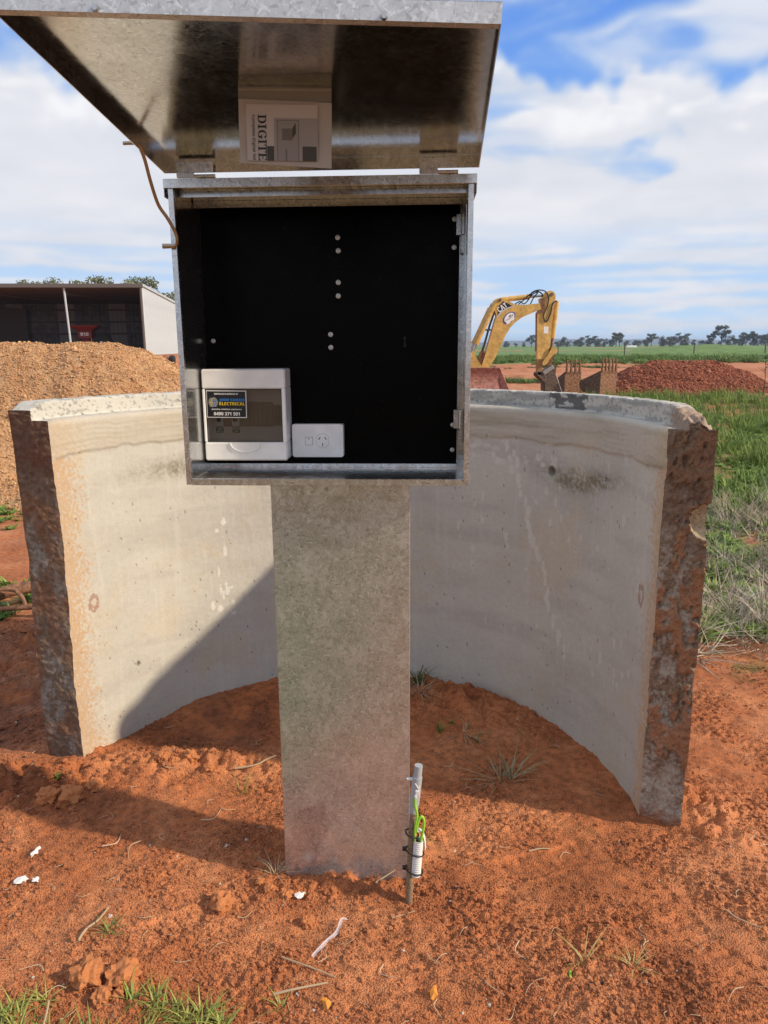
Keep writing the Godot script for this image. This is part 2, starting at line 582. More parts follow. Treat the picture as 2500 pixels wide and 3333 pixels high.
func ground_color(x: float, D: float) -> Color:
	var c := RED_EARTH
	var a := n_big.get_noise_2d(x * 2.2 + 40.0, D * 2.2)
	var b := n_mid.get_noise_2d(x * 5.0, D * 5.0 + 20.0)
	c = c.lerp(Color(0.58, 0.225, 0.092), clampf(0.30 + 1.4 * a + 0.9 * b, 0.0, 0.9))
	c = c.lerp(Color(0.32, 0.100, 0.034), clampf(-0.15 - 1.5 * a + 0.9 * b, 0.0, 0.8))
	# damp soil in the hollows beside and inside the pipe
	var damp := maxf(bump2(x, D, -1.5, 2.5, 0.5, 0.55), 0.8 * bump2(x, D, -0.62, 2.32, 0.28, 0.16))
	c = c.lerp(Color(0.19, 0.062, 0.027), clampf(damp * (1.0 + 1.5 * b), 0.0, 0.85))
	# trampled soil with thatch under the grass on the right
	var g := smoothstep(0.0, 0.5, x - 1.05 - 0.12 * (D - 2.6) + 0.5 * a) * smoothstep(2.5, 3.3, D + 0.6 * b) * (1.0 - smoothstep(18.0, 22.0, D + 6.0 * a))
	c = c.lerp(Color(0.22, 0.135, 0.055).lerp(Color(0.10, 0.13, 0.03), clampf(0.5 + b * 1.5, 0, 1)), g * clampf(0.5 + 1.2 * b, 0.1, 0.9))
	# turf where the viewer stands
	var turf := smoothstep(1.0, 0.85, D + 0.25 * b + 2.5 * smoothstep(-0.35, 0.25, x + 0.2 * a))
	c = c.lerp(Color(0.27, 0.17, 0.075).lerp(Color(0.17, 0.17, 0.05), clampf(0.5 + b, 0, 1)), turf * 0.8)
	# wheel-polished pale streaks and patches all over the graded soil
	var pale := n_big.get_noise_2d(x * 0.10 + 3.0, D * 0.35) + 0.4 * b
	c = c.lerp(Color(0.56, 0.26, 0.135), clampf(pale * 2.0, 0.0, 0.75))
	return c

func make_ground() -> void:
	n_big = noise(FastNoiseLite.TYPE_SIMPLEX_SMOOTH, 1.0, 1, 4)
	n_mid = noise(FastNoiseLite.TYPE_SIMPLEX_SMOOTH, 1.0, 2, 3)
	n_fine = noise(FastNoiseLite.TYPE_SIMPLEX, 1.0, 3, 3)
	n_cell = noise(FastNoiseLite.TYPE_CELLULAR, 1.0, 4, 1)
	n_cell.cellular_return_type = FastNoiseLite.RETURN_DISTANCE
	n_cell2 = noise(FastNoiseLite.TYPE_CELLULAR, 1.0, 5, 1)
	n_cell2.cellular_return_type = FastNoiseLite.RETURN_DISTANCE
	var xs := steps(-3500.0, -1.05, 1.15, 3500.0, 0.006, 1.055)
	var ds := steps(-60.0, 1.1, 2.6, 3800.0, 0.0055, 1.045)
	var nu := xs.size()
	var nv := ds.size()
	var pos := PackedVector3Array()
	var col := PackedColorArray()
	pos.resize(nu * nv)
	col.resize(nu * nv)
	for j in nv:
		for i in nu:
			pos[j * nu + i] = Vector3(xs[i], ground_h(xs[i], ds[j]), -ds[j])
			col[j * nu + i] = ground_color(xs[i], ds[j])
	structure(put("ground", grid_mesh(pos, col, nu, nv, false, mats["earth"])))
	# the green paddock beyond the yard, with a ragged near edge
	var fx := PackedFloat32Array()
	for i in 161:
		fx.append(lerpf(-1500, 1500, 0.5 + 0.5 * signf(i - 80) * pow(absf(i - 80) / 80.0, 2.6)))
	var fd := PackedFloat32Array()
	for j in 60:
		fd.append(50.0 * pow(3400.0 / 50.0, j / 59.0))
	pos = PackedVector3Array()
	col = PackedColorArray()
	for j in fd.size():
		for i in fx.size():
			var dd := fd[j]
			if j == 0:
				dd += 4.0 * n_mid.get_noise_2d(fx[i] * 0.13, 0.0)
			var y := 0.12 + 0.5 * n_big.get_noise_2d(fx[i] * 0.01, dd * 0.01) * smoothstep(60, 150, dd)
			y += 1.15 * bump2(fx[i], dd, 35.0, 82.0, 9.0, 9.0)
			if j == 0:
				y = -0.2
			pos.append(Vector3(fx[i], y, -dd))
			var s := n_big.get_noise_2d(fx[i] * 0.02, dd * 0.05)
			var c := Color(0.11, 0.21, 0.035).lerp(Color(0.16, 0.26, 0.055), clampf(0.5 + 1.2 * s, 0, 1))
			col.append(c)
	structure(put("field", grid_mesh(pos, col, fx.size(), fd.size(), false, mats["field_green"])))
	# wooded rise along the skyline
	pos = PackedVector3Array()
	col = PackedColorArray()
	var hn := noise(FastNoiseLite.TYPE_SIMPLEX_SMOOTH, 0.0011, 8, 3)
	for j in 7:
		for i in 181:
			var x := lerpf(-3400, 3400, i / 180.0)
			var top := 19.0 + 9.0 * hn.get_noise_1d(x * 1.7) + 2.0 * n_fine.get_noise_2d(x * 0.03, 0)
			var f := j / 6.0
			pos.append(Vector3(x, -3.0 + (top + 3.0) * sin(f * PI * 0.5) + 1.2 * n_fine.get_noise_2d(x * 0.02, j * 3.1), -2300.0 - 900.0 * f))
			col.append(Color(0.05, 0.065, 0.045).lerp(Color(0.075, 0.09, 0.05), clampf(0.5 + n_fine.get_noise_2d(x * 0.011, j), 0, 1)))
	var vm := plain("wooded", Color(1, 1, 1), 0.95)
	vm.vertex_color_use_as_albedo = true
	structure(put("hills", grid_mesh(pos, col, 181, 7, false, vm)))

# ---------------------------------------------------------------- the half pipe
const PC := Vector2(-0.139, 1.870)
const RI := 0.832
const RO := 0.944
const A0 := -0.085   # right hand end
const A1 := 2.868    # left hand end
var pn: FastNoiseLite
var pn2: FastNoiseLite

func end_push(side: int, r: float, y: float) -> float:
	# how far the broken end sticks out past the cut, in metres
	var o := 37.0 * side
	var h := 0.006 * pn.get_noise_3d(r * 9.0, y * 9.0, o) + 0.0035 * pn.get_noise_3d(r * 40.0, y * 40.0, o)
	if side == 0:
		# soil still caked on
		h += 0.010 * smoothstep(0.02, 0.2, cake(r, y)) + 0.004 * pn2.get_noise_3d(r * 60.0, y * 60.0, 7.0)
		var d := Vector2(r - 0.944, y - 0.842).length()
		if d < 0.045:
			h = -0.004 - sqrt(maxf(0.0, 0.045 * 0.045 - d * d)) * 0.45
		# slants back towards the outer face
		h += (r - RI) * 0.52
	else:
		h += 0.006 * sin(y * 7.0)
	return h

func cake(r: float, y: float) -> float:
	var u := (r - RI) / (RO - RI)
	return pn.get_noise_3d(r * 13.0, y * 5.5, 71.0) + 0.45 * pn.get_noise_3d(r * 40.0, y * 30.0, 91.0) + 0.35 * (u - 0.55) + 0.22 * smoothstep(0.75, 0.6, y) * smoothstep(0.28, 0.4, y) - 0.18 * smoothstep(0.3, 0.15, y)

func wall_r(r: float, t: float) -> float:
	# the wall is thicker towards the left end
	return r + (t - 0.5) * 0.034 * (r - RI) / (RO - RI)

func rim_top(ang: float, r: float) -> float:
	# chipped top edge
	var c := 0.0
	var t := (ang - A0) / (A1 - A0)
	c -= 0.006 * maxf(0.0, pn.get_noise_2d(ang * 22.0, r * 8.0))
	c -= (0.042 * smoothstep(0.05, 0.0, t) * (0.75 + 0.6 * pn.get_noise_2d(ang * 60.0, r * 30.0)) * smoothstep(0.867, 0.879, r)) + 0.02 * smoothstep(0.015, 0.0, t) * smoothstep(0.91, 0.94, r)
	c -= 0.022 * smoothstep(0.985, 1.0, t)
	return maxf(c, -0.047)

func make_pipe() -> void:
	pn = noise(FastNoiseLite.TYPE_SIMPLEX_SMOOTH, 1.0, 51, 4)
	pn2 = noise(FastNoiseLite.TYPE_SIMPLEX, 1.0, 52, 3)
	var root := thing("concrete_pipe", "half of a big concrete pipe standing on end around the steel post", "concrete pipe", Vector3(PC.x, 0, -PC.y))
	# section: up the inside, over the rebate and the rim, down the outside
	var prof := []
	var y := -0.12
	while y < 1.045:
		prof.append(Vector2(RI, y))
		y += 0.0045
	for p in [[RI, 1.050], [RI + 0.003, 1.056], [RI + 0.009, 1.059]]:
		prof.append(Vector2(p[0], p[1]))
	for k in 12:
		prof.append(Vector2(lerpf(RI + 0.014, 0.876, k / 11.0), 1.060))
	for k in 12:
		prof.append(Vector2(0.879 + 0.004 * k / 11.0, lerpf(1.063, 1.106, k / 11.0)))
	for k in 10:
		prof.append(Vector2(lerpf(0.886, 0.936, k / 9.0), 1.110))
	prof.append(Vector2(0.941, 1.106))
	y = 1.10
	while y > -0.12:
		prof.append(Vector2(RO, y))
		y -= 0.02
	var nu := 600
	var nv := prof.size()
	var pos := PackedVector3Array()
	var col := PackedColorArray()
	pos.resize(nu * nv)
	col.resize(nu * nv)
	# splashes of cement slurry: angle, height, half width, half height, strength
	var drops := []
	rng.seed = 77
	for k in 70:
		drops.append([rng.randf_range(0.05, 1.1), rng.randf_range(0.25, 0.95), rng.randf_range(0.003, 0.008), rng.randf_range(0.006, 0.022), rng.randf_range(0.3, 0.8)])
	for k in 26:
		drops.append([0.83 - 0.012 * k + rng.randf_range(-0.02, 0.02), 0.93 - 0.026 * k, rng.randf_range(0.006, 0.012), rng.randf_range(0.012, 0.024), 0.8])
	for k in 14:
		drops.append([2.14 + rng.randf_range(-0.05, 0.05), rng.randf_range(0.30, 0.66), rng.randf_range(0.004, 0.010), rng.randf_range(0.006, 0.022), 1.3])
	for k in 30:
		drops.append([0.9 + rng.randf_range(-0.3, 0.35), rng.randf_range(0.87, 0.95), rng.randf_range(0.006, 0.02), rng.randf_range(0.004, 0.012), 0.6])
	var pits := []
	for k in 900:
		var pa := rng.randf_range(A0, A1)
		var py := rng.randf_range(0.02, 0.96)
		if pn.get_noise_2d(pa * 4.0, py * 4.0) > rng.randf_range(-0.5, 0.6):
			pits.append([pa, py, rng.randf_range(0.0009, 0.0026), rng.randf_range(0.0014, 0.0055)])
	pits.append([0.62, 0.865, 0.016, 0.016])
	pits.append([0.33, 0.875, 0.007, 0.006])
	pits.append([2.55, 0.22, 0.007, 0.011])
	var sA := {}
	var da := (A1 - A0) / (nu - 1)
	for i in nu:
		var ang := A0 + da * i
		var t := float(i) / (nu - 1)
		var arc0 := (ang - A0) * RI
		var arc1 := (A1 - ang) * RI
		var nd := []
		for d in drops:
			if absf(d[0] - ang) * RI < 0.03:
				nd.append(d)
		var npit := []
		for d in pits:
			if absf(d[0] - ang) * RI < 0.02:
				npit.append(d)
		for j in nv:
			var p: Vector2 = prof[j]
			var r := p.x
			var yy := p.y
			var inside := j < nv - 62
			var rr := wall_r(r, t)
			if yy > 1.05 and j > 250:
				yy += rim_top(ang, r) * (clampf((p.y - 1.058) / 0.05, 0.0, 1.0) if r > 0.878 else 0.25)
			if r < RI + 0.001:
				rr += 0.0016 * pn.get_noise_3d(ang * 6.0, yy * 6.0, 3.0) + 0.0006 * pn.get_noise_3d(ang * 30.0, yy * 8.0, 9.0)
				var wav := 0.955 + 0.012 * pn.get_noise_1d(ang * 3.0) + 0.004 * pn.get_noise_1d(ang * 14.0)
				rr -= 0.004 * smoothstep(wav - 0.003, wav + 0.004, yy)
				if yy > wav:
					rr -= 0.0008 * sin((yy + 0.01 * pn.get_noise_1d(ang * 5.0)) * 420.0) * (0.5 + pn.get_noise_2d(ang * 3.0, yy * 12.0))
			elif r > 0.9425:
				rr += 0.006 * pn.get_noise_3d(ang * 5.0, yy * 5.0, 13.0)
			for d in npit:
				var e := pow((d[0] - ang) * RI / d[2], 2) + pow((p.y - d[1]) / d[3], 2)
				if r < RI + 0.001 and e < 1.0:
					rr += d[2] * 0.9 * (1.0 - e)
			rr = wall_r(r, t) + (rr - wall_r(r, t)) * smoothstep(0.0, 0.02, minf(arc0, arc1))
			# broken ends
			var a2 := ang
			if arc0 < 0.05:
				a2 -= end_push(0, r, p.y) / r * pow(1.0 - arc0 / 0.05, 2)
			if arc1 < 0.05:
				a2 += end_push(1, r, p.y) / r * pow(1.0 - arc1 / 0.05, 2)
			pos[j * nu + i] = Vector3(cos(a2) * rr, yy, -sin(a2) * rr)
			# colour of the concrete
			var c := Color(0.53, 0.51, 0.455)
			var nb := pn.get_noise_3d(ang * 2.0, yy * 2.0, 20.0)
			var ns := pn2.get_noise_3d(ang * 60.0, yy * 70.0, 5.0)
			c = c.lerp(Color(0.59, 0.565, 0.50), clampf(0.5 + 1.3 * nb, 0, 1))
			if r < RI + 0.02:
				# cloudy bands left by the mould
				var band := pn.get_noise_3d(ang * 1.5, yy * 9.0, 31.0)
				c = c.lerp(Color(0.47, 0.44, 0.40), clampf(1.6 * band + 0.2 * ns, 0, 0.6))
				# ochre staining in cloudy patches
				var och := pn.get_noise_3d(ang * 1.8, yy * 3.2, 77.0) + 0.35 * ns + 0.25 * pn.get_noise_3d(ang * 14.0, yy * 16.0, 83.0)
				c = c.lerp(Color(0.57, 0.475, 0.34), clampf((och - 0.05) * 1.4, 0.0, 0.5))
				# pale laitance runs
				var run := pn.get_noise_3d(ang * 26.0, yy * 1.3, 99.0) + 0.3 * ns
				c = c.lerp(Color(0.64, 0.625, 0.575), clampf((run - 0.25) * 1.5, 0.0, 0.3))
				# soil dust by the broken ends: a speckle, thick at the edge
				var reach := 0.16 + 0.10 * pn.get_noise_2d(yy * 4.0, 2.0)
				var dust := smoothstep(reach * (1.1 if arc1 < arc0 else 0.8), 0.0, minf(arc0, arc1))
				if ns + dust * 1.15 > 0.55:
					c = c.lerp(Color(0.54, 0.33, 0.165), clampf((ns + dust * 1.15 - 0.55) * 1.8, 0, 0.7))
				# green-brown moss stain below the rebate
				var moss := maxf(bump2(ang, yy, 0.47, 0.865 + 0.02 * sin(ang * 9.0), 0.20, 0.035), 0.9 * bump2(ang, yy, 2.12, 0.86, 0.35, 0.032))
				if moss > 0.05:
					c = c.lerp(Color(0.16, 0.13, 0.065), clampf(moss * (0.75 + 0.9 * ns + 0.7 * pn.get_noise_3d(ang * 12.0, yy * 25.0, 8.0)), 0, 0.8))
				# trowelled collar
				var wav2 := 0.955 + 0.012 * pn.get_noise_1d(ang * 3.0) + 0.004 * pn.get_noise_1d(ang * 14.0)
				if yy > wav2:
					c = c.lerp(Color(0.52, 0.46, 0.365), 0.6)
					c = c.lerp(Color(0.27, 0.24, 0.15), clampf(0.9 * pn.get_noise_3d(ang * 2.2, yy * 26.0, 61.0) * (1.0 if ang < 1.6 else 0.35), 0, 0.6))
				for d in nd:
					var e := pow((d[0] - ang) * RI / d[2], 2) + pow((p.y - d[1]) / d[3], 2)
					if e < 1.0 + 0.6 * ns:
						c = c.lerp(Color(0.70, 0.67, 0.60), 0.85 * minf(1.0, d[4])) if d[4] <= 1.0 else c.lerp(Color(0.78, 0.76, 0.71), 0.7)
				for d in npit:
					var e := pow((d[0] - ang) * RI / d[2], 2) + pow((p.y - d[1]) / d[3], 2)
					if e < 1.0:
						c = c.lerp(Color(0.14, 0.12, 0.10), 0.75)
				# a painted ring of red oxide near each end
				for ring in [[A0 + 0.13, 0.60, 0.017, 0.034], [A1 - 0.13, 0.485, 0.022, 0.028]]:
					var q := sqrt(pow((ang - ring[0]) * RI / ring[2], 2) + pow((yy - ring[1]) / ring[3], 2))
					if q < 1.15 and absf(q - 0.75) < 0.28 + 0.4 * ns:
						c = c.lerp(Color(0.30, 0.10, 0.05), 0.6)
			elif r > 0.9425:
				c = c.lerp(Color(0.40, 0.22, 0.12), clampf(0.3 + nb, 0, 0.7))
			else:
				# weathered rim: grey with dark lichen, paler on the left
				var lich := pn.get_noise_3d(ang * 7.0, r * 30.0, yy * 30.0) + 0.4 * ns
				if lich > (-0.15 if ang < 1.6 else 0.3):
					c = c.lerp(Color(0.33, 0.32, 0.29), clampf((lich + 0.15) * 3.0, 0.2, 0.8))
				if absf(ang - 0.60) < 0.09 and r > 0.877 and r < 0.889 and pn.get_noise_3d(ang * 14.0, yy * 40.0, 2.0) > -0.15:
					c = c.lerp(Color(0.05, 0.05, 0.05), 0.8)
				if ns > 0.42:
					c = c.lerp(Color(0.12, 0.12, 0.10), 0.6)
				# soil rubbed into the chipped corner
				if arc0 + 0.06 * ns < 0.10:
					c = c.lerp(Color(0.30, 0.17, 0.10), 0.7)
			col[j * nu + i] = c
	put("pipe_wall", grid_mesh(pos, col, nu, nv, true, mats["concrete"]), root)
	# the two broken ends
	for side in 2:
		var ang := A0 if side == 0 else A1
		for part in 2:
			var mu := 40 if part == 0 else 20
			var mv := 300 if part == 0 else 16
			var r0 := RI if part == 0 else 0.880
			var y0 := -0.12 if part == 0 else 1.0598
			var y1 := 1.0598 if part == 0 else 1.110
			var ps := PackedVector3Array()
			var cs := PackedColorArray()
			for j in mv:
				for i in mu:
					var r := lerpf(r0, RO, i / float(mu - 1))
					var yy := lerpf(y0, y1, j / float(mv - 1))
					var e := end_push(side, r, yy)
					var a2 := ang - e / r if side == 0 else ang + e / r
					var y2 := yy
					var rc := wall_r(r, float(side))
					if part == 1:
						y2 += rim_top(ang, r) * (yy - y0) / (y1 - y0)
					# rounded arrises
					ps.append(Vector3(cos(a2) * rc, y2, -sin(a2) * rc))
					var n1 := pn.get_noise_3d(r * 18.0, yy * 9.0, 140.0 + side * 50)
					var n2 := pn2.get_noise_3d(r * 70.0, yy * 70.0, 150.0 + side)
					var u := (r - RI) / (RO - RI)
					var c := Color(0.28, 0.185, 0.12)
					if side == 0:
						c = c.lerp(Color(0.50, 0.44, 0.36), clampf(0.32 + 2.2 * n1 + 1.3 * n2 + 0.7 * smoothstep(0.3, 0.1, yy) + 0.35 * (0.5 - u) - 0.8 * smoothstep(0.75, 0.95, yy), 0, 0.8))
						var ck := cake(r, yy)
						if ck > 0.08:
							c = c.lerp(Color(0.40, 0.18, 0.085), clampf((ck - 0.08) * 5.0, 0, 0.9))
						c = c.lerp(Color(0.20, 0.125, 0.08), 0.7 * smoothstep(0.72, 0.9, yy + 0.15 * n1))
						c = c.lerp(Color(0.40, 0.14, 0.055), smoothstep(0.06, 0.0, yy + 0.03 * n1) * 0.8)
						if Vector2(r - 0.944, yy - 0.842).length() < 0.044:
							c = Color(0.58, 0.47, 0.30).lerp(Color(0.2, 0.15, 0.1), 0.8 if n2 > 0.55 else 0.0)
					else:
						c = Color(0.27, 0.185, 0.125)
						c = c.lerp(Color(0.45, 0.40, 0.335), clampf(0.0 + 2.4 * n1 + 1.2 * n2 - 0.8 * smoothstep(0.8, 0.95, yy), 0, 0.75))
						c = c.lerp(Color(0.30, 0.13, 0.06), clampf(2.0 * pn.get_noise_3d(r * 8.0, yy * 6.0, 210.0) + 0.5 * smoothstep(0.86, 1.0, u), 0, 0.7))
						c = c.lerp(Color(0.19, 0.08, 0.045), smoothstep(0.82, 0.95, yy + 0.06 * n1) * 0.7)
					cs.append(c)
			put("broken_end", grid_mesh(ps, cs, mu, mv, side == 1, mats["rough_concrete"]), root)

# ---------------------------------------------------------------- pedestal
# its own axes: x right along the front, y up from the box floor, z = 0 the front of the box
const PED := Vector3(-0.118, 0.982, -1.5)
const PED_TURN := -0.0506

func screw(parent: Node, called: String, x: float, y: float, z: float, r: float, m: Material) -> void:
	var b := MB.new()
	var t := Transform3D(Basis(Vector3.RIGHT, PI / 2), Vector3(x, y, z))
	b.lathe([Vector2(r * 1.25, 0), Vector2(r * 1.25, r * 0.2), Vector2(r, r * 0.22), Vector2(r * 0.9, r * 0.55), Vector2(r * 0.55, r * 0.75), Vector2(r * 0.45, r * 0.75), Vector2(r * 0.4, r * 0.4), Vector2(0.0, r * 0.4)], 14, t)
	obj(called, b, m, parent)

func make_pedestal() -> Node3D:
	var root := thing("power_pedestal", "galvanised steel power box with raised lid on a wide steel post", "power box", PED, PED_TURN)
	var zinc: Material = mats["zinc"]
	var b := MB.new()
	# post: a folded sheet channel running into the ground
	b.box(Vector3(-0.128, -1.12, -0.062), Vector3(0.170, 0.0, -0.060), 0.0006)
	b.box(Vector3(-0.128, -1.12, -0.160), Vector3(-0.126, 0.0, -0.0622), 0.0006)
	b.box(Vector3(0.168, -1.12, -0.160), Vector3(0.170, 0.0, -0.0622), 0.0006)
	b.box(Vector3(-0.1258, -1.12, -0.160), Vector3(0.1678, 0.0, -0.158), 0.0006)
	obj("post", b, zinc, root)
	# cabinet
	var cab := MB.new()
	cab.box(Vector3(-0.290, 0.004, -0.205), Vector3(-0.288, 0.578, -0.001), 0.0006)
	cab.box(Vector3(0.288, 0.004, -0.205), Vector3(0.290, 0.578, -0.001), 0.0006)
	cab.box(Vector3(-0.2878, 0.004, -0.205), Vector3(0.2878, 0.578, -0.203), 0.0006)
	cab.box(Vector3(-0.2878, 0.576, -0.2028), Vector3(0.2878, 0.578, -0.003), 0.0006)
	zinc = mats["zinc_box"]
	var cabinet := obj("cabinet", cab, mats["zinc_inside"], root)
	b = MB.new()
	b.box(Vector3(-0.290, 0.0, 0.0), Vector3(-0.2795, 0.578, 0.0014), 0.0005)
	b.box(Vector3(-0.2815, 0.003, -0.010), Vector3(-0.2797, 0.570, -0.0002), 0.0004)
	obj("front_flange", b, zinc, cabinet)
	b = MB.new()
	b.box(Vector3(0.2795, 0.0, 0.0), Vector3(0.290, 0.578, 0.0014), 0.0005)
	b.box(Vector3(0.2797, 0.003, -0.010), Vector3(0.2815, 0.570, -0.0002), 0.0004)
	obj("front_flange", b, zinc, cabinet)
	b = MB.new()
	b.box(Vector3(-0.2792, -0.001, 0.0), Vector3(0.2792, 0.0125, 0.0014), 0.0005)
	b.box(Vector3(-0.2792, 0.0105, -0.008), Vector3(0.2792, 0.0123, -0.0002), 0.0005)
	obj("bottom_lip", b, zinc, cabinet)
	# floor with sawdust and rust dust lying on it
	var ps := PackedVector3Array()
	var cs := PackedColorArray()
	for j in 40:
		for i in 120:
			var x := lerpf(-0.2878, 0.2878, i / 119.0)
			var z := lerpf(-0.0010, -0.2028, j / 39.0)
			ps.append(Vector3(x, 0.0042 + 0.0004 * n_fine.get_noise_2d(x * 60, z * 60), z))
			var d := n_fine.get_noise_2d(x * 22.0, z * 60.0) + 0.5 * n_fine.get_noise_2d(x * 90.0, z * 150.0) + 0.5 * bump2(x, z, -0.13, -0.10, 0.10, 0.03) + 0.5 * bump2(x, z, -0.27, -0.03, 0.02, 0.02)
			cs.append(Color(1, 1, 1).lerp(Color(0.62, 0.27, 0.09), clampf((d - 0.22) * 3.0, 0, 0.95)))
	var fm: StandardMaterial3D = textured("floor_zinc", ZINC, 0.25, 0.95, mats["zinc"].albedo_texture, 4.5, null, 0.0, null, true)
	put("floor", grid_mesh(ps, cs, 120, 40, false, fm), cabinet)
	# hood along the top edge
	b = MB.new()
	b.box(Vector3(-0.297, 0.572, 0.004), Vector3(0.2955, 0.5885, 0.0058), 0.0005)
	b.box(Vector3(-0.297, 0.5868, -0.206), Vector3(0.2955, 0.5884, 0.0038), 0.0005)
	b.box(Vector3(-0.297, 0.556, -0.20), Vector3(-0.2955, 0.5866, 0.0038), 0.0005)
	b.box(Vector3(0.294, 0.556, -0.20), Vector3(0.2955, 0.5866, 0.0038), 0.0005)
	b.box(Vector3(-0.286, 0.561, -0.030), Vector3(0.286, 0.5758, -0.0285), 0.0005)
	b.box(Vector3(-0.286, 0.563, -0.150), Vector3(0.286, 0.5758, -0.1485), 0.0005)
	obj("hood", b, zinc, cabinet)
	# padlock tab under the lip
	b = MB.new()
	var tab := PackedVector2Array()
	for k in 5:
		var a := PI + PI / 2 * k / 4.0
		tab.append(Vector2(-0.0385 + 0.008 * cos(a), -0.0135 + 0.008 * sin(a)))
	for k in 5:
		var a := -PI / 2 + PI / 2 * k / 4.0
		tab.append(Vector2(0.0385 + 0.008 * cos(a), -0.0135 + 0.008 * sin(a)))
	# a slit from the hole to the top keeps the outline simple
	tab.append(Vector2(0.0465, -0.0012))
	tab.append(Vector2(0.0002, -0.0012))
	for k in 13:
		var a := PI / 2 - TAU * k / 12.0
		tab.append(Vector2(0.0002 + 0.0045 * cos(a), -0.0095 + 0.0045 * sin(a)))
	tab.append(Vector2(0.0000, -0.0012))
	tab.append(Vector2(-0.0465, -0.0012))
	b.prism(tab, -0.004, -0.002)
	obj("padlock_tab", b, zinc, cabinet)
	# black mounting board hung on two lift-off hinges
	b = MB.new()
	b.box(Vector3(-0.2875, 0.014, -0.2), Vector3(0.274, 0.570, -0.195), 0.0008)
	var board := obj("mounting_board", b, mats["board"], root)
	for s in [[0.0118, 0.5066], [0.0126, 0.4794], [0.0114, 0.4136], [0.0108, 0.3851], [-0.0079, 0.3031], [-0.0079, 0.2751]]:
		screw(board, "screw", s[0], s[1], -0.195, 0.0042, mats["steel"])
	for s in [[-0.272, 0.2908], [0.2625, 0.5407], [0.2625, 0.4834], [0.2645, 0.1029], [0.2645, 0.0462]]:
		screw(board, "screw", s[0], s[1], -0.195, 0.0040, mats["steel"])
	b = MB.new()
	for yy in [0.2945, 0.278]:
		b.tube([Vector3(0.1567, yy, -0.1949), Vector3(0.1567, yy, -0.1944)], 0.0032, 0.0032, 10)
	b.box(Vector3(0.1552, 0.280, -0.1948), Vector3(0.1582, 0.293, -0.1945), 0.0002)
	obj("slot_cover", b, mats["rubber"], board)
	b = MB.new()
	b.box(Vector3(-0.2875, 0.570, -0.1985), Vector3(0.2745, 0.5725, -0.1935), 0.0004)
	obj("edge_trim", b, plain("trim_brown", Color(0.16, 0.13, 0.11), 0.6), board)
	for y0 in [0.475, 0.062]:
		b = MB.new()
		b.tube([Vector3(0.281, y0 + 0.033, -0.183), Vector3(0.281, y0 + 0.075, -0.183)], 0.0042, 0.0042, 10)
		b.box(Vector3(0.2765, y0 - 0.005, -0.186), Vector3(0.2845, y0 + 0.032, -0.182), 0.0006)
		b.box(Vector3(0.2665, y0 + 0.033, -0.1945), Vector3(0.2775, y0 + 0.075, -0.1925), 0.0004)
		obj("board_hinge", b, mats["zinc_box"], root)
	make_lid(root)
	make_strut(root)
	return root

# the lid is a shallow tray, sagging on the side that has no prop: rim corners, hinge left and right, then front left and right
var LC := [Vector3(-0.4122, 1.5809, -1.515), Vector3(0.1806, 1.5818, -1.485), Vector3(-0.4552, 1.6459, -0.975), Vector3(0.1367, 1.616, -0.945)]

func lid_at(u: float, v: float, w: float) -> Vector3:
	var p: Vector3 = (LC[0].lerp(LC[1], u)).lerp(LC[2].lerp(LC[3], u), v)
	var du: Vector3 = (LC[1] - LC[0]).lerp(LC[3] - LC[2], v)
	var dv: Vector3 = (LC[2] - LC[0]).lerp(LC[3] - LC[1], u)
	return p + dv.cross(du).normalized() * w

func lid_slab(b: MB, inv: Transform3D, u0: float, u1: float, v0: float, v1: float, w0: float, w1: float, ku := 1, kv := 1) -> void:
	for i in ku:
		for j in kv:
			var ua := lerpf(u0, u1, i / float(ku))
			var ub := lerpf(u0, u1, (i + 1) / float(ku))
			var va := lerpf(v0, v1, j / float(kv))
			var vb := lerpf(v0, v1, (j + 1) / float(kv))
			var P := func(u: float, v: float, w: float) -> Vector3: return inv * lid_at(u, v, w)
			var N := func(u: float, v: float) -> Vector3: return (inv.basis * (lid_at(u, v, 1.0) - lid_at(u, v, 0.0))).normalized()
			b.quad_n(P.call(ua, vb, w1), P.call(ub, vb, w1), P.call(ub, va, w1), P.call(ua, va, w1), N.call(ua, vb), N.call(ub, vb), N.call(ub, va), N.call(ua, va))
			b.quad_n(P.call(ua, va, w0), P.call(ub, va, w0), P.call(ub, vb, w0), P.call(ua, vb, w0), -N.call(ua, va), -N.call(ub, va), -N.call(ub, vb), -N.call(ua, vb))
			if i == 0:
				b.quad(P.call(ua, va, w0), P.call(ua, vb, w0), P.call(ua, vb, w1), P.call(ua, va, w1))
			if i == ku - 1:
				b.quad(P.call(ub, vb, w0), P.call(ub, va, w0), P.call(ub, va, w1), P.call(ub, vb, w1))
			if j == 0:
				b.quad(P.call(ub, va, w0), P.call(ua, va, w0), P.call(ua, va, w1), P.call(ub, va, w1))
			if j == kv - 1:
				b.quad(P.call(ua, vb, w0), P.call(ub, vb, w0), P.call(ub, vb, w1), P.call(ua, vb, w1))

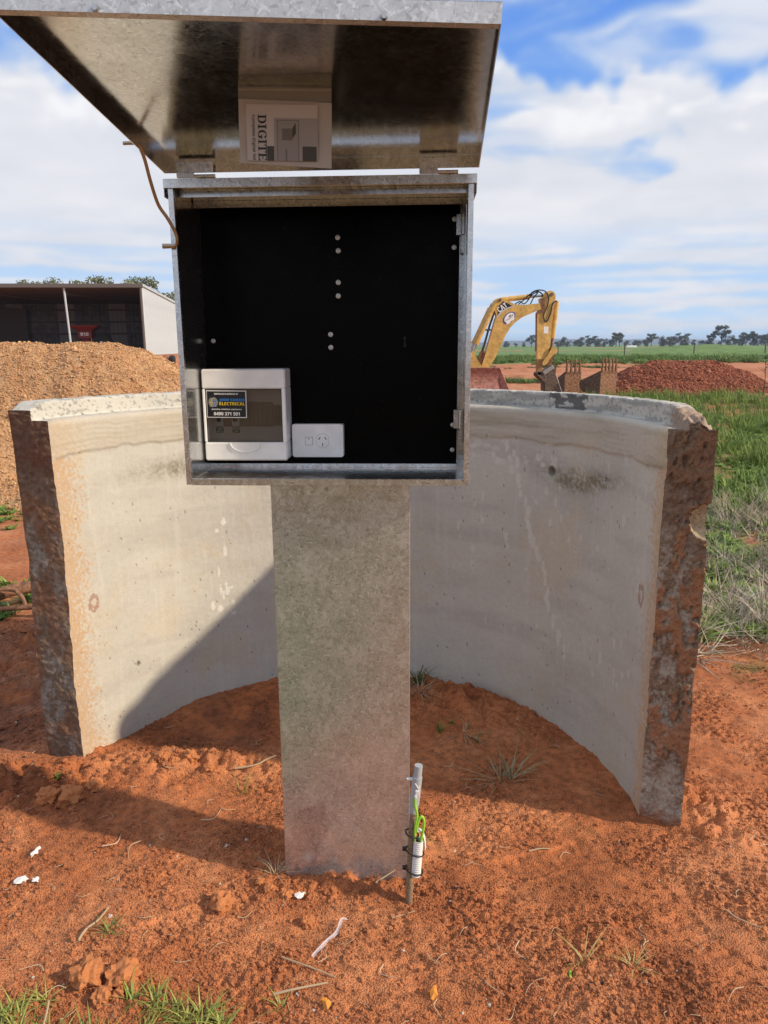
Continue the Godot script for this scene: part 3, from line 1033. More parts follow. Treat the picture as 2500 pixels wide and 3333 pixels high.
func make_lid(root: Node3D) -> void:
	var inv := root.transform.affine_inverse()
	var m: Material = mats["zinc_lid"]
	var b := MB.new()
	lid_slab(b, inv, 0.0, 1.0, 0.0, 1.0, 0.0225, 0.0240, 10, 10)
	var lid := obj("lid", b, m, root)
	b = MB.new()
	lid_slab(b, inv, 0.0, 0.0028, 0.003, 0.996, 0.0, 0.0223, 1, 10)
	obj("side_flange", b, m, lid)
	b = MB.new()
	lid_slab(b, inv, 0.9972, 1.0, 0.003, 0.996, 0.0, 0.0223, 1, 10)
	obj("side_flange", b, m, lid)
	b = MB.new()
	lid_slab(b, inv, 0.0, 1.0, 0.997, 1.0, 0.0, 0.0223, 10, 1)
	lid_slab(b, inv, 0.004, 0.996, 0.978, 0.9968, 0.0, 0.0016, 10, 1)
	var ff := obj("front_flange", b, mats["zinc_outer"], lid)
	for u in [0.21, 0.775]:
		b = MB.new()
		var p: Vector3 = inv * lid_at(u, 1.0, 0.004)
		b.tube([p, p + Vector3(0, 0, 0.004)], 0.0045, 0.003, 10)
		obj("rivet", b, mats["steel"], ff)
	b = MB.new()
	lid_slab(b, inv, 0.0, 1.0, 0.0, 0.003, 0.0, 0.0223, 10, 1)
	var hf := obj("hinge_flange", b, m, lid)
	# butt hinges between lid and hood
	for h in [[-0.2685, -0.198, -0.235], [0.188, 0.258, 0.222]]:
		b = MB.new()
		b.box(Vector3(h[0], 0.598, 0.0085), Vector3(h[1], 0.6165, 0.0100), 0.0004)
		b.box(Vector3(h[0], 0.589, 0.0072), Vector3(h[2], 0.5978, 0.0100), 0.0004)
		b.tube([Vector3(h[0] + 0.001, 0.5925, 0.0035), Vector3(h[1] + 0.002, 0.5925, 0.0035)], 0.0034, 0.0034, 10)
		b.box(Vector3(h[2] + 0.002, 0.5890, -0.03), Vector3(h[1] + 0.002, 0.5905, 0.003), 0.0003)
		var hi := obj("hinge", b, mats["zinc"], lid)
		for x in [h[0] + 0.009, h[1] - 0.009]:
			screw(hi, "screw", x, 0.608, 0.010, 0.0036, mats["zinc"])

func smooth_path(pts: Array, per := 6) -> Array:
	var out := []
	for i in pts.size() - 1:
		var p0: Vector3 = pts[maxi(i - 1, 0)]
		var p1: Vector3 = pts[i]
		var p2: Vector3 = pts[i + 1]
		var p3: Vector3 = pts[mini(i + 2, pts.size() - 1)]
		for k in per:
			out.append(p1.cubic_interpolate(p2, p0, p3, k / float(per)))
	out.append(pts[-1])
	return out

func make_strut(root: Node3D) -> void:
	var inv := root.transform.affine_inverse()
	var w := [Vector3(-0.4472, 1.6046, -1.395), Vector3(-0.428, 1.6046, -1.395), Vector3(-0.4205, 1.600, -1.397), Vector3(-0.4165, 1.5814, -1.41), Vector3(-0.4148, 1.5502, -1.43), Vector3(-0.4109, 1.5158, -1.455), Vector3(-0.3997, 1.4942, -1.47), Vector3(-0.391, 1.472, -1.485), Vector3(-0.3895, 1.4572, -1.490), Vector3(-0.3945, 1.4500, -1.497), Vector3(-0.408, 1.4495, -1.505)]
	var pts := []
	for p in w:
		pts.append(inv * p)
	var b := MB.new()
	b.tube(smooth_path(pts, 6), 0.0032, 0.0032, 10)
	var s := obj("prop_rod", b, mats["bronze_rod"], root)
	b = MB.new()
	var q: Vector3 = inv * Vector3(-0.410, 1.4495, -1.506)
	b.tube([q + Vector3(-0.012, 0, 0), q + Vector3(0.012, 0.0, 0)], 0.0052, 0.0046, 6)
	obj("bolt", b, mats["bronze_rod"], s)

# ---------------------------------------------------------------- what is mounted in the box
func make_breaker_box() -> void:
	var root := thing("breaker_box", "white plastic breaker box with smoked window on the black board", "breaker box", PED, PED_TURN)
	var wp: Material = mats["white_plastic"]
	var b := MB.new()
	# moulded cover: four walls round the window
	var x0 := -0.284
	var x1 := -0.101
	var y0 := 0.0315
	var y1 := 0.2308
	b.box(Vector3(x0, y0, -0.1948), Vector3(x1, 0.0725, -0.125), 0.003)
	b.box(Vector3(x0, 0.1885, -0.1948), Vector3(x1, y1, -0.125), 0.003)
	b.box(Vector3(x0, 0.0723, -0.1948), Vector3(-0.2778, 0.1887, -0.1252), 0.0018)
	b.box(Vector3(-0.1098, 0.0723, -0.1948), Vector3(x1, 0.1887, -0.1252), 0.0018)
	var cover := obj("cover", b, wp, root)
	b = MB.new()
	# thumb scoop: a half round lip below the window
	var arc := []
	for k in 17:
		var a := PI + PI * k / 16.0
		arc.append(Vector3(-0.1935 + 0.0335 * cos(a), 0.0715 + 0.0215 * sin(a), -0.1238))
	b.tube(arc, 0.0016, 0.0016, 8)
	var half := PackedVector2Array()
	for k in 17:
		var a := PI + PI * k / 16.0
		half.append(Vector2(-0.1935 + 0.0325 * cos(a), 0.0717 + 0.0205 * sin(a)))
	b.prism(half, -0.126, -0.1242)
	obj("thumb_scoop", b, wp, cover)
	# escutcheon behind the window, with breakers and blanks
	b = MB.new()
	b.box(Vector3(-0.2776, 0.0725, -0.165), Vector3(-0.1100, 0.1885, -0.152), 0.0005)
	var pan := obj("escutcheon", b, mats["panel_grey"], root)
	b = MB.new()
	b.box(Vector3(-0.2640, 0.104, -0.1519), Vector3(-0.1350, 0.158, -0.150), 0.0005)
	obj("breaker_strip", b, plain("strip_beige", Color(0.30, 0.25, 0.19), 0.6), pan)
	for k in 6:
		b = MB.new()
		var bx := -0.206 + 0.0098 * k
		b.box(Vector3(bx, 0.105, -0.1499), Vector3(bx + 0.0094, 0.157, -0.1488), 0.0006)
		obj("blank", b, plain("blank_beige", Color(0.32, 0.27, 0.20), 0.6), pan)
	b = MB.new()
	b.box(Vector3(-0.1345, 0.106, -0.1519), Vector3(-0.1165, 0.152, -0.1512), 0.0004)
	obj("label_card", b, plain("card", Color(0.26, 0.22, 0.18), 0.7), pan)
	for bx in [-0.2635, -0.2270]:
		b = MB.new()
		b.box(Vector3(bx, 0.106, -0.1499), Vector3(bx + 0.0172, 0.150, -0.1455), 0.001)
		var br := obj("breaker", b, mats["pvc_white"], pan)
		b = MB.new()
		b.box(Vector3(bx + 0.004, 0.116, -0.1454), Vector3(bx + 0.0125, 0.127, -0.1400), 0.001)
		obj("toggle", b, mats["black_plastic"], br)
	for g in [["MAIN\nSWITCH", -0.2560], ["PROTECTED\nPOWER", -0.2190]]:
		b = MB.new()
		b.box(Vector3(g[1] - 0.0085, 0.0905, -0.1519), Vector3(g[1] + 0.0085, 0.1020, -0.1514), 0.0002)
		var lab := obj("green_label", b, mats["print_green"], pan)
		var big: bool = g[1] < -0.24
		letters("lettering", g[0], 0.0085 if big else 0.0078, mats["print_white"], lab, Transform3D(Basis.IDENTITY, Vector3(g[1], 0.0962, -0.1512)), true, false, 0.0145 if big else 0.0155)
	# smoked window
	b = MB.new()
	b.box(Vector3(-0.2776, 0.0727, -0.1290), Vector3(-0.1100, 0.1883, -0.1272), 0.0005)
	var win := obj("window", b, mats["smoked"], root)
	b = MB.new()
	b.box(Vector3(-0.2776, 0.1868, -0.1271), Vector3(-0.1100, 0.1883, -0.1262), 0.0003)
	b.box(Vector3(-0.2776, 0.0727, -0.1271), Vector3(-0.1100, 0.0739, -0.1262), 0.0003)
	b.box(Vector3(-0.2776, 0.0741, -0.1271), Vector3(-0.2764, 0.1866, -0.1262), 0.0003)
	b.box(Vector3(-0.1112, 0.0741, -0.1271), Vector3(-0.1100, 0.1866, -0.1262), 0.0003)
	obj("window_edge", b, mats["dark_inside"], win)
	# installer's sticker
	var st := Node3D.new()
	st.name = "sticker"
	root.add_child(st)
	st.position = Vector3(-0.2315, 0.1555, -0.1268)
	st.rotation.z = -0.012
	b = MB.new()
	b.box(Vector3(-0.0442, -0.0296, 0.0), Vector3(0.0442, 0.0296, 0.0006), 0.0002)
	obj("white_border", b, mats["print_white"], st)
	b = MB.new()
	b.box(Vector3(-0.0424, -0.0278, 0.0006), Vector3(0.0424, 0.0278, 0.0010), 0.0001)
	obj("black_field", b, mats["print_black"], st)
	var T := func(x: float, y: float) -> Transform3D: return Transform3D(Basis.IDENTITY, Vector3(x, y, 0.0013))
	letters("lettering", "INSTALLED & SERVICED BY", 0.0036, mats["print_white"], st, T.call(0.0, 0.0222), true, false, 0.053)
	letters("lettering", "JOSH CURRIE", 0.0068, mats["print_blue"], st, T.call(0.0125, 0.0088), true, false, 0.056)
	letters("lettering", "ELECTRICAL", 0.0068, mats["print_yellow"], st, T.call(0.0125, 0.0012), true, false, 0.056)
	letters("lettering", "RESIDENTIAL  COMMERCIAL  MAINTENANCE", 0.0024, mats["print_white"], st, T.call(0.0, -0.0112), true, false, 0.066)
	letters("lettering", "0490 371 501", 0.0074, mats["print_white"], st, T.call(0.0, -0.0208), true, false, 0.057)
	b = MB.new()
	for k in 9:
		var yy := 0.0128 - 0.0022 * k
		var hw := 0.0105 * sqrt(maxf(0.1, 1.0 - pow((k - 4) / 5.0, 2)))
		b.box(Vector3(-0.0292 - hw, yy - 0.0003, 0.0010), Vector3(-0.0292 + hw, yy + 0.0003, 0.0013), 0.0)
	obj("speed_lines", b, mats["print_white"], st)
	b = MB.new()
	b.prism(PackedVector2Array([Vector2(-0.0265, 0.0160), Vector2(-0.0368, 0.0030), Vector2(-0.0310, 0.0030), Vector2(-0.0325, 0.0042), Vector2(-0.0343, 0.0042), Vector2(-0.0262, 0.0148)]), 0.0013, 0.0016)
	b.prism(PackedVector2Array([Vector2(-0.0310, 0.0030), Vector2(-0.0362, -0.0062), Vector2(-0.0345, -0.0050), Vector2(-0.0296, 0.0042)]), 0.0013, 0.0016)
	obj("yellow_bolt", b, mats["print_yellow"], st)
	b = MB.new()
	b.prism(PackedVector2Array([Vector2(-0.0262, 0.0150), Vector2(-0.0268, 0.0064), Vector2(-0.0212, 0.0064), Vector2(-0.0325, -0.0100), Vector2(-0.0318, -0.0082), Vector2(-0.0228, 0.0053), Vector2(-0.0278, 0.0053), Vector2(-0.0274, 0.0150)]), 0.0013, 0.0016)
	obj("blue_bolt", b, mats["print_blue"], st)

func make_outlet() -> void:
	var root := thing("power_outlet", "white single power outlet with one switch on the black board", "power outlet", PED, PED_TURN)
	var wp: Material = mats["white_plastic"]
	var b := MB.new()
	b.box(Vector3(-0.0955, 0.0345, -0.1948), Vector3(0.0188, 0.1065, -0.1745), 0.0015)
	obj("mounting_block", b, wp, root)
	b = MB.new()
	var plate := PackedVector2Array()
	for c in [[0.0138, 0.1022, 0.0], [-0.0908, 0.1022, PI / 2], [-0.0908, 0.0388, PI], [0.0138, 0.0388, PI * 1.5]]:
		for k in 6:
			var a: float = c[2] + PI / 2 * k / 5.0
			plate.append(Vector2(c[0] + 0.0055 * cos(a), c[1] + 0.0055 * sin(a)))
	b.prism(plate, -0.1744, -0.1665)
	var small := PackedVector2Array()
	for p in plate:
		small.append(Vector2(-0.0385, 0.0705) + (p - Vector2(-0.0385, 0.0705)) * 0.975)
	b.prism(small, -0.1665, -0.1650)
	var pl := obj("cover_plate", b, wp, root)
	# switch
	b = MB.new()
	b.box(Vector3(-0.0668, 0.0605, -0.1650), Vector3(-0.0494, 0.0790, -0.1646), 0.0015)
	obj("switch_surround", b, plain("seam_grey", Color(0.30, 0.30, 0.30), 0.6), pl)
	b = MB.new()
	b.box(Vector3(-0.0660, 0.0613, -0.1650), Vector3(-0.0502, 0.0782, -0.1632), 0.0015)
	var sw := obj("rocker_switch", b, wp, pl)
	b = MB.new()
	b.box(Vector3(-0.0605, 0.0742, -0.1632), Vector3(-0.0558, 0.0757, -0.1629), 0.0001)
	obj("red_mark", b, mats["red_mark"], sw)
	# socket
	for s in [[1.0, "seam_grey", -0.16465, "socket_rim"], [0.965, "white_plastic", -0.1644, "socket_face"]]:
		b = MB.new()
		var oc := PackedVector2Array()
		for k in 40:
			var a := TAU * k / 40.0
			oc.append(Vector2(-0.0275 + clampf(0.0164 * cos(a), -0.0138, 0.0138) * s[0], 0.0705 + 0.0164 * sin(a) * s[0]))
		b.prism(oc, -0.165, s[2])
		obj(s[3], b, mats[s[1]], pl)
	for k in [[-0.0068, 0.0055, -0.52], [0.0068, 0.0055, 0.52], [0.0, -0.0085, 0.0]]:
		b = MB.new()
		b.box(Vector3(-0.0009, -0.0035, 0.0), Vector3(0.0009, 0.0035, 0.0003), 0.0, Transform3D(Basis(Vector3.BACK, k[2]), Vector3(-0.0275 + k[0], 0.0705 + k[1], -0.1644)))
		obj("pin_slot", b, mats["print_black"], pl)

func make_pouch() -> void:
	var root := thing("document_pouch", "clear zip pouch with a printed leaflet hanging under the raised lid", "document pouch", Vector3(-0.141, 1.629, -1.20), -0.03)
	root.rotation = Vector3(0.06, -0.05, -0.03)
	var b := MB.new()
	# clear top strip, stuck to the lid and bent down
	b.box(Vector3(-0.070, -0.017, -0.0008), Vector3(0.068, 0.002, 0.0), 0.0)
	b.box(Vector3(-0.070, -0.003, 0.0002), Vector3(0.068, -0.001, 0.0012), 0.0003)
	obj("zip_strip", b, mats["film"], root)
	b = MB.new()
	var ps := []
	for j in 9:
		var row := []
		for i in 13:
			var x := lerpf(-0.0695, 0.0685, i / 12.0)
			var y := lerpf(-0.0145 - 0.004 * i / 12.0, -0.101 - 0.006 * i / 12.0, j / 8.0)
			row.append(Vector3(x, y, 0.002 + 0.0018 * sin(i * 0.9 + j * 0.5) * sin(j * 0.4)))
		ps.append(row)
	for j in 8:
		for i in 12:
			b.quad(ps[j][i], ps[j + 1][i], ps[j + 1][i + 1], ps[j][i + 1])
			b.quad(ps[j][i] - Vector3(0, 0, 0.0015), ps[j][i + 1] - Vector3(0, 0, 0.0015), ps[j + 1][i + 1] - Vector3(0, 0, 0.0015), ps[j + 1][i] - Vector3(0, 0, 0.0015))
	obj("envelope", b, plain("pouch_white", Color(0.42, 0.38, 0.35), 0.4), root)
	b = MB.new()
	b.box(Vector3(-0.058, -0.098, 0.0042), Vector3(0.048, -0.022, 0.0048), 0.0)
	var leaf := obj("leaflet", b, mats["leaflet_paper"], root)
	# printing runs down the sheet
	var quarter := Basis(Vector3.BACK, -PI / 2)
	letters("lettering", "DIGITE", 0.0125, mats["print_black"], leaf, Transform3D(quarter, Vector3(-0.0345, -0.0665, 0.0052)), true, true, 0.062)
	letters("lettering", "Complete Digital Sol", 0.0058, mats["print_black"], leaf, Transform3D(quarter, Vector3(-0.0475, -0.0665, 0.0052)), false, false, 0.061)
	b = MB.new()
	b.box(Vector3(-0.017, -0.098, 0.0048), Vector3(0.0475, -0.040, 0.0050), 0.0)
	obj("picture_ground", b, plain("print_pale", Color(0.32, 0.30, 0.31), 0.6), leaf)
	b = MB.new()
	b.box(Vector3(-0.0125, -0.098, 0.0050), Vector3(0.0205, -0.0425, 0.0052), 0.0)
	obj("picture_frame", b, mats["print_grey"], leaf)
	b = MB.new()
	b.box(Vector3(-0.0112, -0.098, 0.0052), Vector3(0.0192, -0.0435, 0.0053), 0.0)
	obj("picture_field", b, plain("print_pale_2", Color(0.28, 0.265, 0.27), 0.6), leaf)
	b = MB.new()
	b.box(Vector3(-0.005, -0.070, 0.0053), Vector3(0.0105, -0.054, 0.0054), 0.0)
	b.box(Vector3(0.000, -0.098, 0.0053), Vector3(0.0025, -0.082, 0.0054), 0.0)
	obj("printed_box", b, plain("print_mid", Color(0.15, 0.14, 0.13), 0.6), leaf)
	b = MB.new()
	b.prism(PackedVector2Array([Vector2(0.0105, -0.068), Vector2(0.0105, -0.054), Vector2(0.0155, -0.046), Vector2(0.0160, -0.060)]), 0.0053, 0.0054)
	b.box(Vector3(-0.0275, -0.098, 0.0050), Vector3(-0.0172, -0.078, 0.0052), 0.0)
	b.box(Vector3(0.0255, -0.098, 0.0050), Vector3(0.0465, -0.078, 0.0052), 0.0)
	obj("printed_shadows", b, plain("print_dark", Color(0.06, 0.055, 0.05), 0.6), leaf)

func make_stake() -> void:
	var root := thing("earth_stake", "timber stake with green earth wire and white conduit tied to it beside the post", "earth stake", Vector3(0.053, 0.0, -1.487))
	var b := MB.new()
	b.tube(smooth_path([Vector3(-0.001, -0.12, 0.0), Vector3(0.0, 0.0, 0.0), Vector3(0.0025, 0.1, 0.0), Vector3(0.007, 0.2, 0.0), Vector3(0.013, 0.30, 0.0)], 4), 0.0082, 0.0078, 12)
	obj("stake", b, mats["timber"], root)
	b = MB.new()
	b.tube([Vector3(0.0095, 0.235, 0.001), Vector3(0.0205, 0.352, 0.001)], 0.0092, 0.0092, 16)
	b.tube([Vector3(0.011, 0.256, 0.001), Vector3(0.0178, 0.324, 0.001)], 0.0112, 0.0112, 16)
	var rod := obj("grey_tube", b, mats["pvc_grey"], root)
	b = MB.new()
	b.tube([Vector3(-0.006, 0.3195, 0.001), Vector3(0.016, 0.3185, 0.003)], 0.0036, 0.0036, 10)
	b.box(Vector3(0.0125, 0.286, 0.0105), Vector3(0.0215, 0.298, 0.0165), 0.001)
	b.box(Vector3(0.0105, 0.279, 0.0105), Vector3(0.0165, 0.287, 0.0185), 0.001)
	b.tube([Vector3(0.012, 0.314, 0.0118), Vector3(0.017, 0.306, 0.0135), Vector3(0.020, 0.298, 0.0120), Vector3(0.022, 0.308, 0.009)], 0.0013, 0.0013, 6)
	obj("clamp", b, mats["pvc_white"], rod)
	b = MB.new()
	b.tube(smooth_path([Vector3(0.0125, 0.284, 0.0150), Vector3(0.0125, 0.262, 0.0155), Vector3(0.0168, 0.238, 0.016), Vector3(0.0135, 0.212, 0.0165), Vector3(0.012, 0.186, 0.016), Vector3(0.0145, 0.160, 0.016)], 6), 0.0030, 0.0030, 8)
	b.tube(smooth_path([Vector3(0.0155, 0.196, 0.0165), Vector3(0.0190, 0.222, 0.0165), Vector3(0.0270, 0.2345, 0.0165), Vector3(0.0325, 0.222, 0.0165), Vector3(0.0300, 0.198, 0.016), Vector3(0.0235, 0.160, 0.015)], 6), 0.0030, 0.0030, 8)
	obj("earth_wire", b, mats["green_wire"], root)
	b = MB.new()
	var prof := []
	for k in 37:
		prof.append(Vector2(0.0110 if k % 2 == 0 else 0.0098, 0.0900 * k / 36.0))
	var tilt := Transform3D(Basis(Vector3.BACK, -0.06), Vector3(0.0150, 0.083, 0.0135))
	b.lathe(prof, 18, tilt)
	var inner := []
	for k in 37:
		inner.append(Vector2(0.0090 if k % 2 == 0 else 0.0082, 0.0900 - 0.0900 * k / 36.0))
	b.lathe(inner, 18, tilt)
	b.lathe([Vector2(0.0110, 0.090), Vector2(0.0090, 0.090)], 18, tilt)
	obj("conduit", b, mats["pvc_white"], root)
	for tz in [[0.189, 0.0200, -0.0085, 0.0120, false], [0.145, 0.0325, -0.0080, 0.0125, true], [0.096, 0.0300, -0.0085, 0.0125, true]]:
		b = MB.new()
		var ring := []
		for k in 25:
			var a := TAU * k / 24.0
			var x: float = 0.5 * (tz[1] + tz[2]) + 0.5 * (tz[1] - tz[2]) * cos(a)
			ring.append(Vector3(x, tz[0] - 0.012 * (x - tz[2]) / 0.04 + 0.002 * sin(a), 0.006 + 0.0205 * sin(a) * (0.86 if not tz[4] else 1.0)))
		b.tube(ring, 0.0019, 0.0019, 6, false)
		if tz[4]:
			b.box(Vector3(-0.0160, tz[0] - 0.003, 0.003), Vector3(-0.0075, tz[0] + 0.005, 0.011), 0.001)
		else:
			b.box(Vector3(0.0135, tz[0] - 0.012, 0.0215), Vector3(0.0205, tz[0] - 0.004, 0.0275), 0.001)
		obj("cable_tie", b, mats["black_plastic"], root)
	b = MB.new()
	var tg := []
	for k in 9:
		var f := k / 8.0
		tg.append(Vector3(0.0175 + 0.0175 * sin(f * PI * 0.5), 0.198 - 0.052 * f * f, 0.0180 - 0.004 * f))
	for k in 8:
		var p: Vector3 = tg[k]
		var q: Vector3 = tg[k + 1]
		var o := Vector3(0.003, 0, -0.011)
		b.quad(p, q, q + o, p + o)
		b.quad(p + Vector3(0, 0.0004, 0), p + o + Vector3(0, 0.0004, 0), q + o + Vector3(0.0004, 0, 0), q + Vector3(0.0004, 0, 0))
	obj("paper_tag", b, mats["pvc_white"], root)

# ---------------------------------------------------------------- stones and clods
func lump(sd: int, level: int, flat: float, jag: float) -> MB:
	var f := noise(FastNoiseLite.TYPE_SIMPLEX_SMOOTH, 0.9, sd, 3)
	var b := MB.new()
	var vs := [Vector3.UP, Vector3.DOWN, Vector3.RIGHT, Vector3.LEFT, Vector3.BACK, Vector3.FORWARD]
	var tris := []
	for t in [[0, 4, 2], [0, 2, 5], [0, 5, 3], [0, 3, 4], [1, 2, 4], [1, 5, 2], [1, 3, 5], [1, 4, 3]]:
		tris.append([vs[t[0]], vs[t[1]], vs[t[2]]])
	for l in level:
		var nx := []
		for t in tris:
			var ab: Vector3 = (t[0] + t[1]).normalized()
			var bc: Vector3 = (t[1] + t[2]).normalized()
			var ca: Vector3 = (t[2] + t[0]).normalized()
			nx.append([t[0], ab, ca]); nx.append([ab, t[1], bc]); nx.append([ca, bc, t[2]]); nx.append([ab, bc, ca])
		tris = nx
	var P := func(d: Vector3) -> Vector3:
		var r := 1.0 + jag * f.get_noise_3dv(d * 1.4) + jag * 0.22 * f.get_noise_3dv(d * 3.5 + Vector3.ONE * 9.0)
		return Vector3(d.x, d.y * flat, d.z) * r
	for t in tris:
		b.tri(P.call(t[0]), P.call(t[1]), P.call(t[2]))
	return b

func turned(p: Vector3, s: float) -> Transform3D:
	var q := Basis(Vector3(rng.randf_range(-1, 1), rng.randf_range(-1, 1), rng.randf_range(-1, 1)).normalized(), rng.randf_range(0, TAU))
	return Transform3D(q.scaled(Vector3.ONE * s), p)

func inside_pipe_wall(x: float, D: float, pad: float) -> bool:
	var d := Vector2(x, D) - PC
	var a := d.angle()
	var r := d.length()
	return r > RI - pad and r < RO + pad and a > A0 - 0.05 and a < A1 + 0.05

func in_post(x: float, D: float, pad: float) -> bool:
	return x > -0.25 - pad and x < 0.055 + pad and D > 1.545 - pad and D < 1.67 + pad

func make_clods() -> void:
	rng.seed = 5
	var kinds := []
	for k in 4:
		kinds.append(lump(100 + k, 2 if k < 2 else 1, 0.75, 0.8).mesh(mats["stone"], true))
	var xf := [[], [], [], []]
	var cl := [[], [], [], []]
	for i in 130000:
		var D := 1.12 * pow(3.6 / 1.12, rng.randf())
		var x := rng.randf_range(-0.72, 0.72) * D
		if inside_pipe_wall(x, D, 0.0) or in_post(x, D, 0.0):
			continue
		var dens := 0.12 + 1.1 * smoothstep(-0.3, 0.5, n_big.get_noise_2d(x * 2.2 + 9.0, D * 2.2) + 0.5 * n_mid.get_noise_2d(x * 4.0, D * 4.0 + 9.0))
		dens += 0.8 * bump2(x, D, -1.2, 1.95, 0.5, 0.2) + 0.8 * bump2(x, D, -0.6, 2.08, 0.4, 0.12) + 0.7 * bump2(x, D, 0.3, 2.45, 0.2, 0.15) + 0.9 * bump2(x, D, -0.1, 1.52, 0.35, 0.05)
		dens += 0.7 * bump2(x, D, -0.5, 1.3, 0.4, 0.15)
		if rng.randf() > dens:
			continue
		var s := 0.0012 * pow(rng.randf(), -0.38)
		s = minf(s, 0.0052)
		if dens > 0.9 and rng.randf() < 0.012:
			s = rng.randf_range(0.004, 0.009)
		var k := i % 4
		xf[k].append(turned(Vector3(x, ground_h(x, D) + s * 0.25, -D), s))
		var c := ground_color(x, D).lerp(Color(0.53, 0.20, 0.085), rng.randf() * 0.5) * rng.randf_range(0.8, 1.1)
		if rng.randf() < 0.004:
			c = Color(0.7, 0.6, 0.5)
		cl[k].append(c)
	for k in 4:
		var o := scatter("soil_crumbs", kinds[k], xf[k], cl[k])
		tag(o, ["fine crumbs of red soil strewn over the ground", "angular crumbs of red soil strewn over the ground", "small rounded grains of red soil strewn over the ground", "flaky crumbs of red soil strewn over the ground"][k], "soil")
	# clods big enough to pick up
	var big := [[-0.604, 1.262, 0.030, "large squarish red clod beside two others at the grass edge"], [-0.534, 1.266, 0.033, "large rounded red clod beside the squarish clod at the grass edge"], [-0.563, 1.222, 0.019, "middle-sized clod in front of the two large clods at the grass edge"], [-0.532, 1.226, 0.014, "small clod in front of the large rounded clod at the grass edge"], [-0.507, 1.24, 0.012, "small clod right of the large rounded clod at the grass edge"],
		[-0.381, 1.480, 0.026, "lone round red clod in the open left of the post foot"], [-0.894, 1.875, 0.036, "big lumpy clod in shadow in front of the pipe's end"], [-0.940, 1.85, 0.026, "lumpy clod in shadow leaning on the big one"], [-0.840, 1.925, 0.022, "clod in shadow behind the big lumpy one"],
		[-0.277, 1.517, 0.012, "egg-sized clod before the left corner of the post"], [-0.299, 1.535, 0.011, "small clod behind the egg-sized one by the post"], [-0.235, 1.504, 0.014, "long clod at the left foot of the post"], [-0.177, 1.423, 0.015, "round clod in the open just before the post"],
		[-0.679, 2.055, 0.020, "crusty clod leaning on the heap inside the pipe"], [-0.645, 2.045, 0.017, "crumbling clod on the heap inside the pipe"], [-0.600, 2.07, 0.022, "flat crust of soil on the heap inside the pipe"], [-0.526, 2.004, 0.014, "single clod before the heap inside the pipe"], [-0.74, 2.04, 0.017, "split clod at the left of the heap inside the pipe"]]
	for i in big.size():
		var g: Array = big[i]
		var m := lump(300 + i, 3, 0.78, 0.62).mesh(mats["clod"])
		var o := put("dirt_clod", m)
		o.transform = Transform3D(Basis(Vector3.UP, i * 1.7).scaled(Vector3.ONE * g[2]), Vector3(g[0], ground_h(g[0], g[1]) + g[2] * 0.4, -g[1]))
		tag(o, g[3], "clod", "clods of red soil")

# ---------------------------------------------------------------- gravel heaps
func make_pile(called: String, label: String, seg_a: Vector2, seg_b: Vector2, h: float, slope: float, x0: float, x1: float, d0: float, d1: float, step: float, c0: Color, c1: Color, stones: int, size: float, sd: int) -> void:
	var f := noise(FastNoiseLite.TYPE_SIMPLEX_SMOOTH, 1.0, sd, 4)
	var H := func(x: float, D: float) -> float:
		var p := Vector2(x, D)
		var q := Geometry2D.get_closest_point_to_segment(p, seg_a, seg_b)
		var d := p.distance_to(q) + 0.22 * f.get_noise_2d(x * 0.9, D * 0.9) + 0.05 * f.get_noise_2d(x * 4.0, D * 4.0)
		var y := h - slope * (sqrt(maxf(d, 0.0) * maxf(d, 0.0) + 0.06) - 0.24)
		return minf(y, h) + 0.02 * f.get_noise_2d(x * 6.0, D * 6.0)
	var nu := int((x1 - x0) / step) + 1
	var nv := int((d1 - d0) / step) + 1
	var pos := PackedVector3Array()
	var col := PackedColorArray()
	for j in nv:
		for i in nu:
			var x := x0 + step * i
			var D := d0 + step * j
			pos.append(Vector3(x, maxf(H.call(x, D), -0.15), -D))
			col.append(c0.lerp(c1, clampf(0.5 + f.get_noise_2d(x * 3.0, D * 3.0), 0, 1)) * 0.8)
	var root := thing(called, label, "gravel pile")
	put("heap", grid_mesh(pos, col, nu, nv, false, mats["earth"]), root)
	rng.seed = sd
	var kinds := [lump(sd + 1, 1, 0.7, 0.9), lump(sd + 2, 1, 0.8, 1.0), lump(sd + 3, 1, 0.6, 0.8)]
	for k in 3:
		var xf := []
		var cl := []
		while xf.size() < stones / 3:
			var x := rng.randf_range(x0, x1)
			var D := rng.randf_range(d0, d1)
			var y: float = H.call(x, D)
			if y < 0.0 and rng.randf() > 0.2 * exp(y * 6.0):
				continue
			var s := size * rng.randf_range(0.45, 1.15) * (2.0 if rng.randf() < 0.02 else 1.0)
			y = maxf(y, ground_h(x, D))
			xf.append(turned(Vector3(x, y + s * 0.2, -D), s))
			cl.append(c0.lerp(c1, rng.randf()) * rng.randf_range(0.75, 1.2))
		scatter("stones", kinds[k].mesh(mats["stone"], true), xf, cl, root)

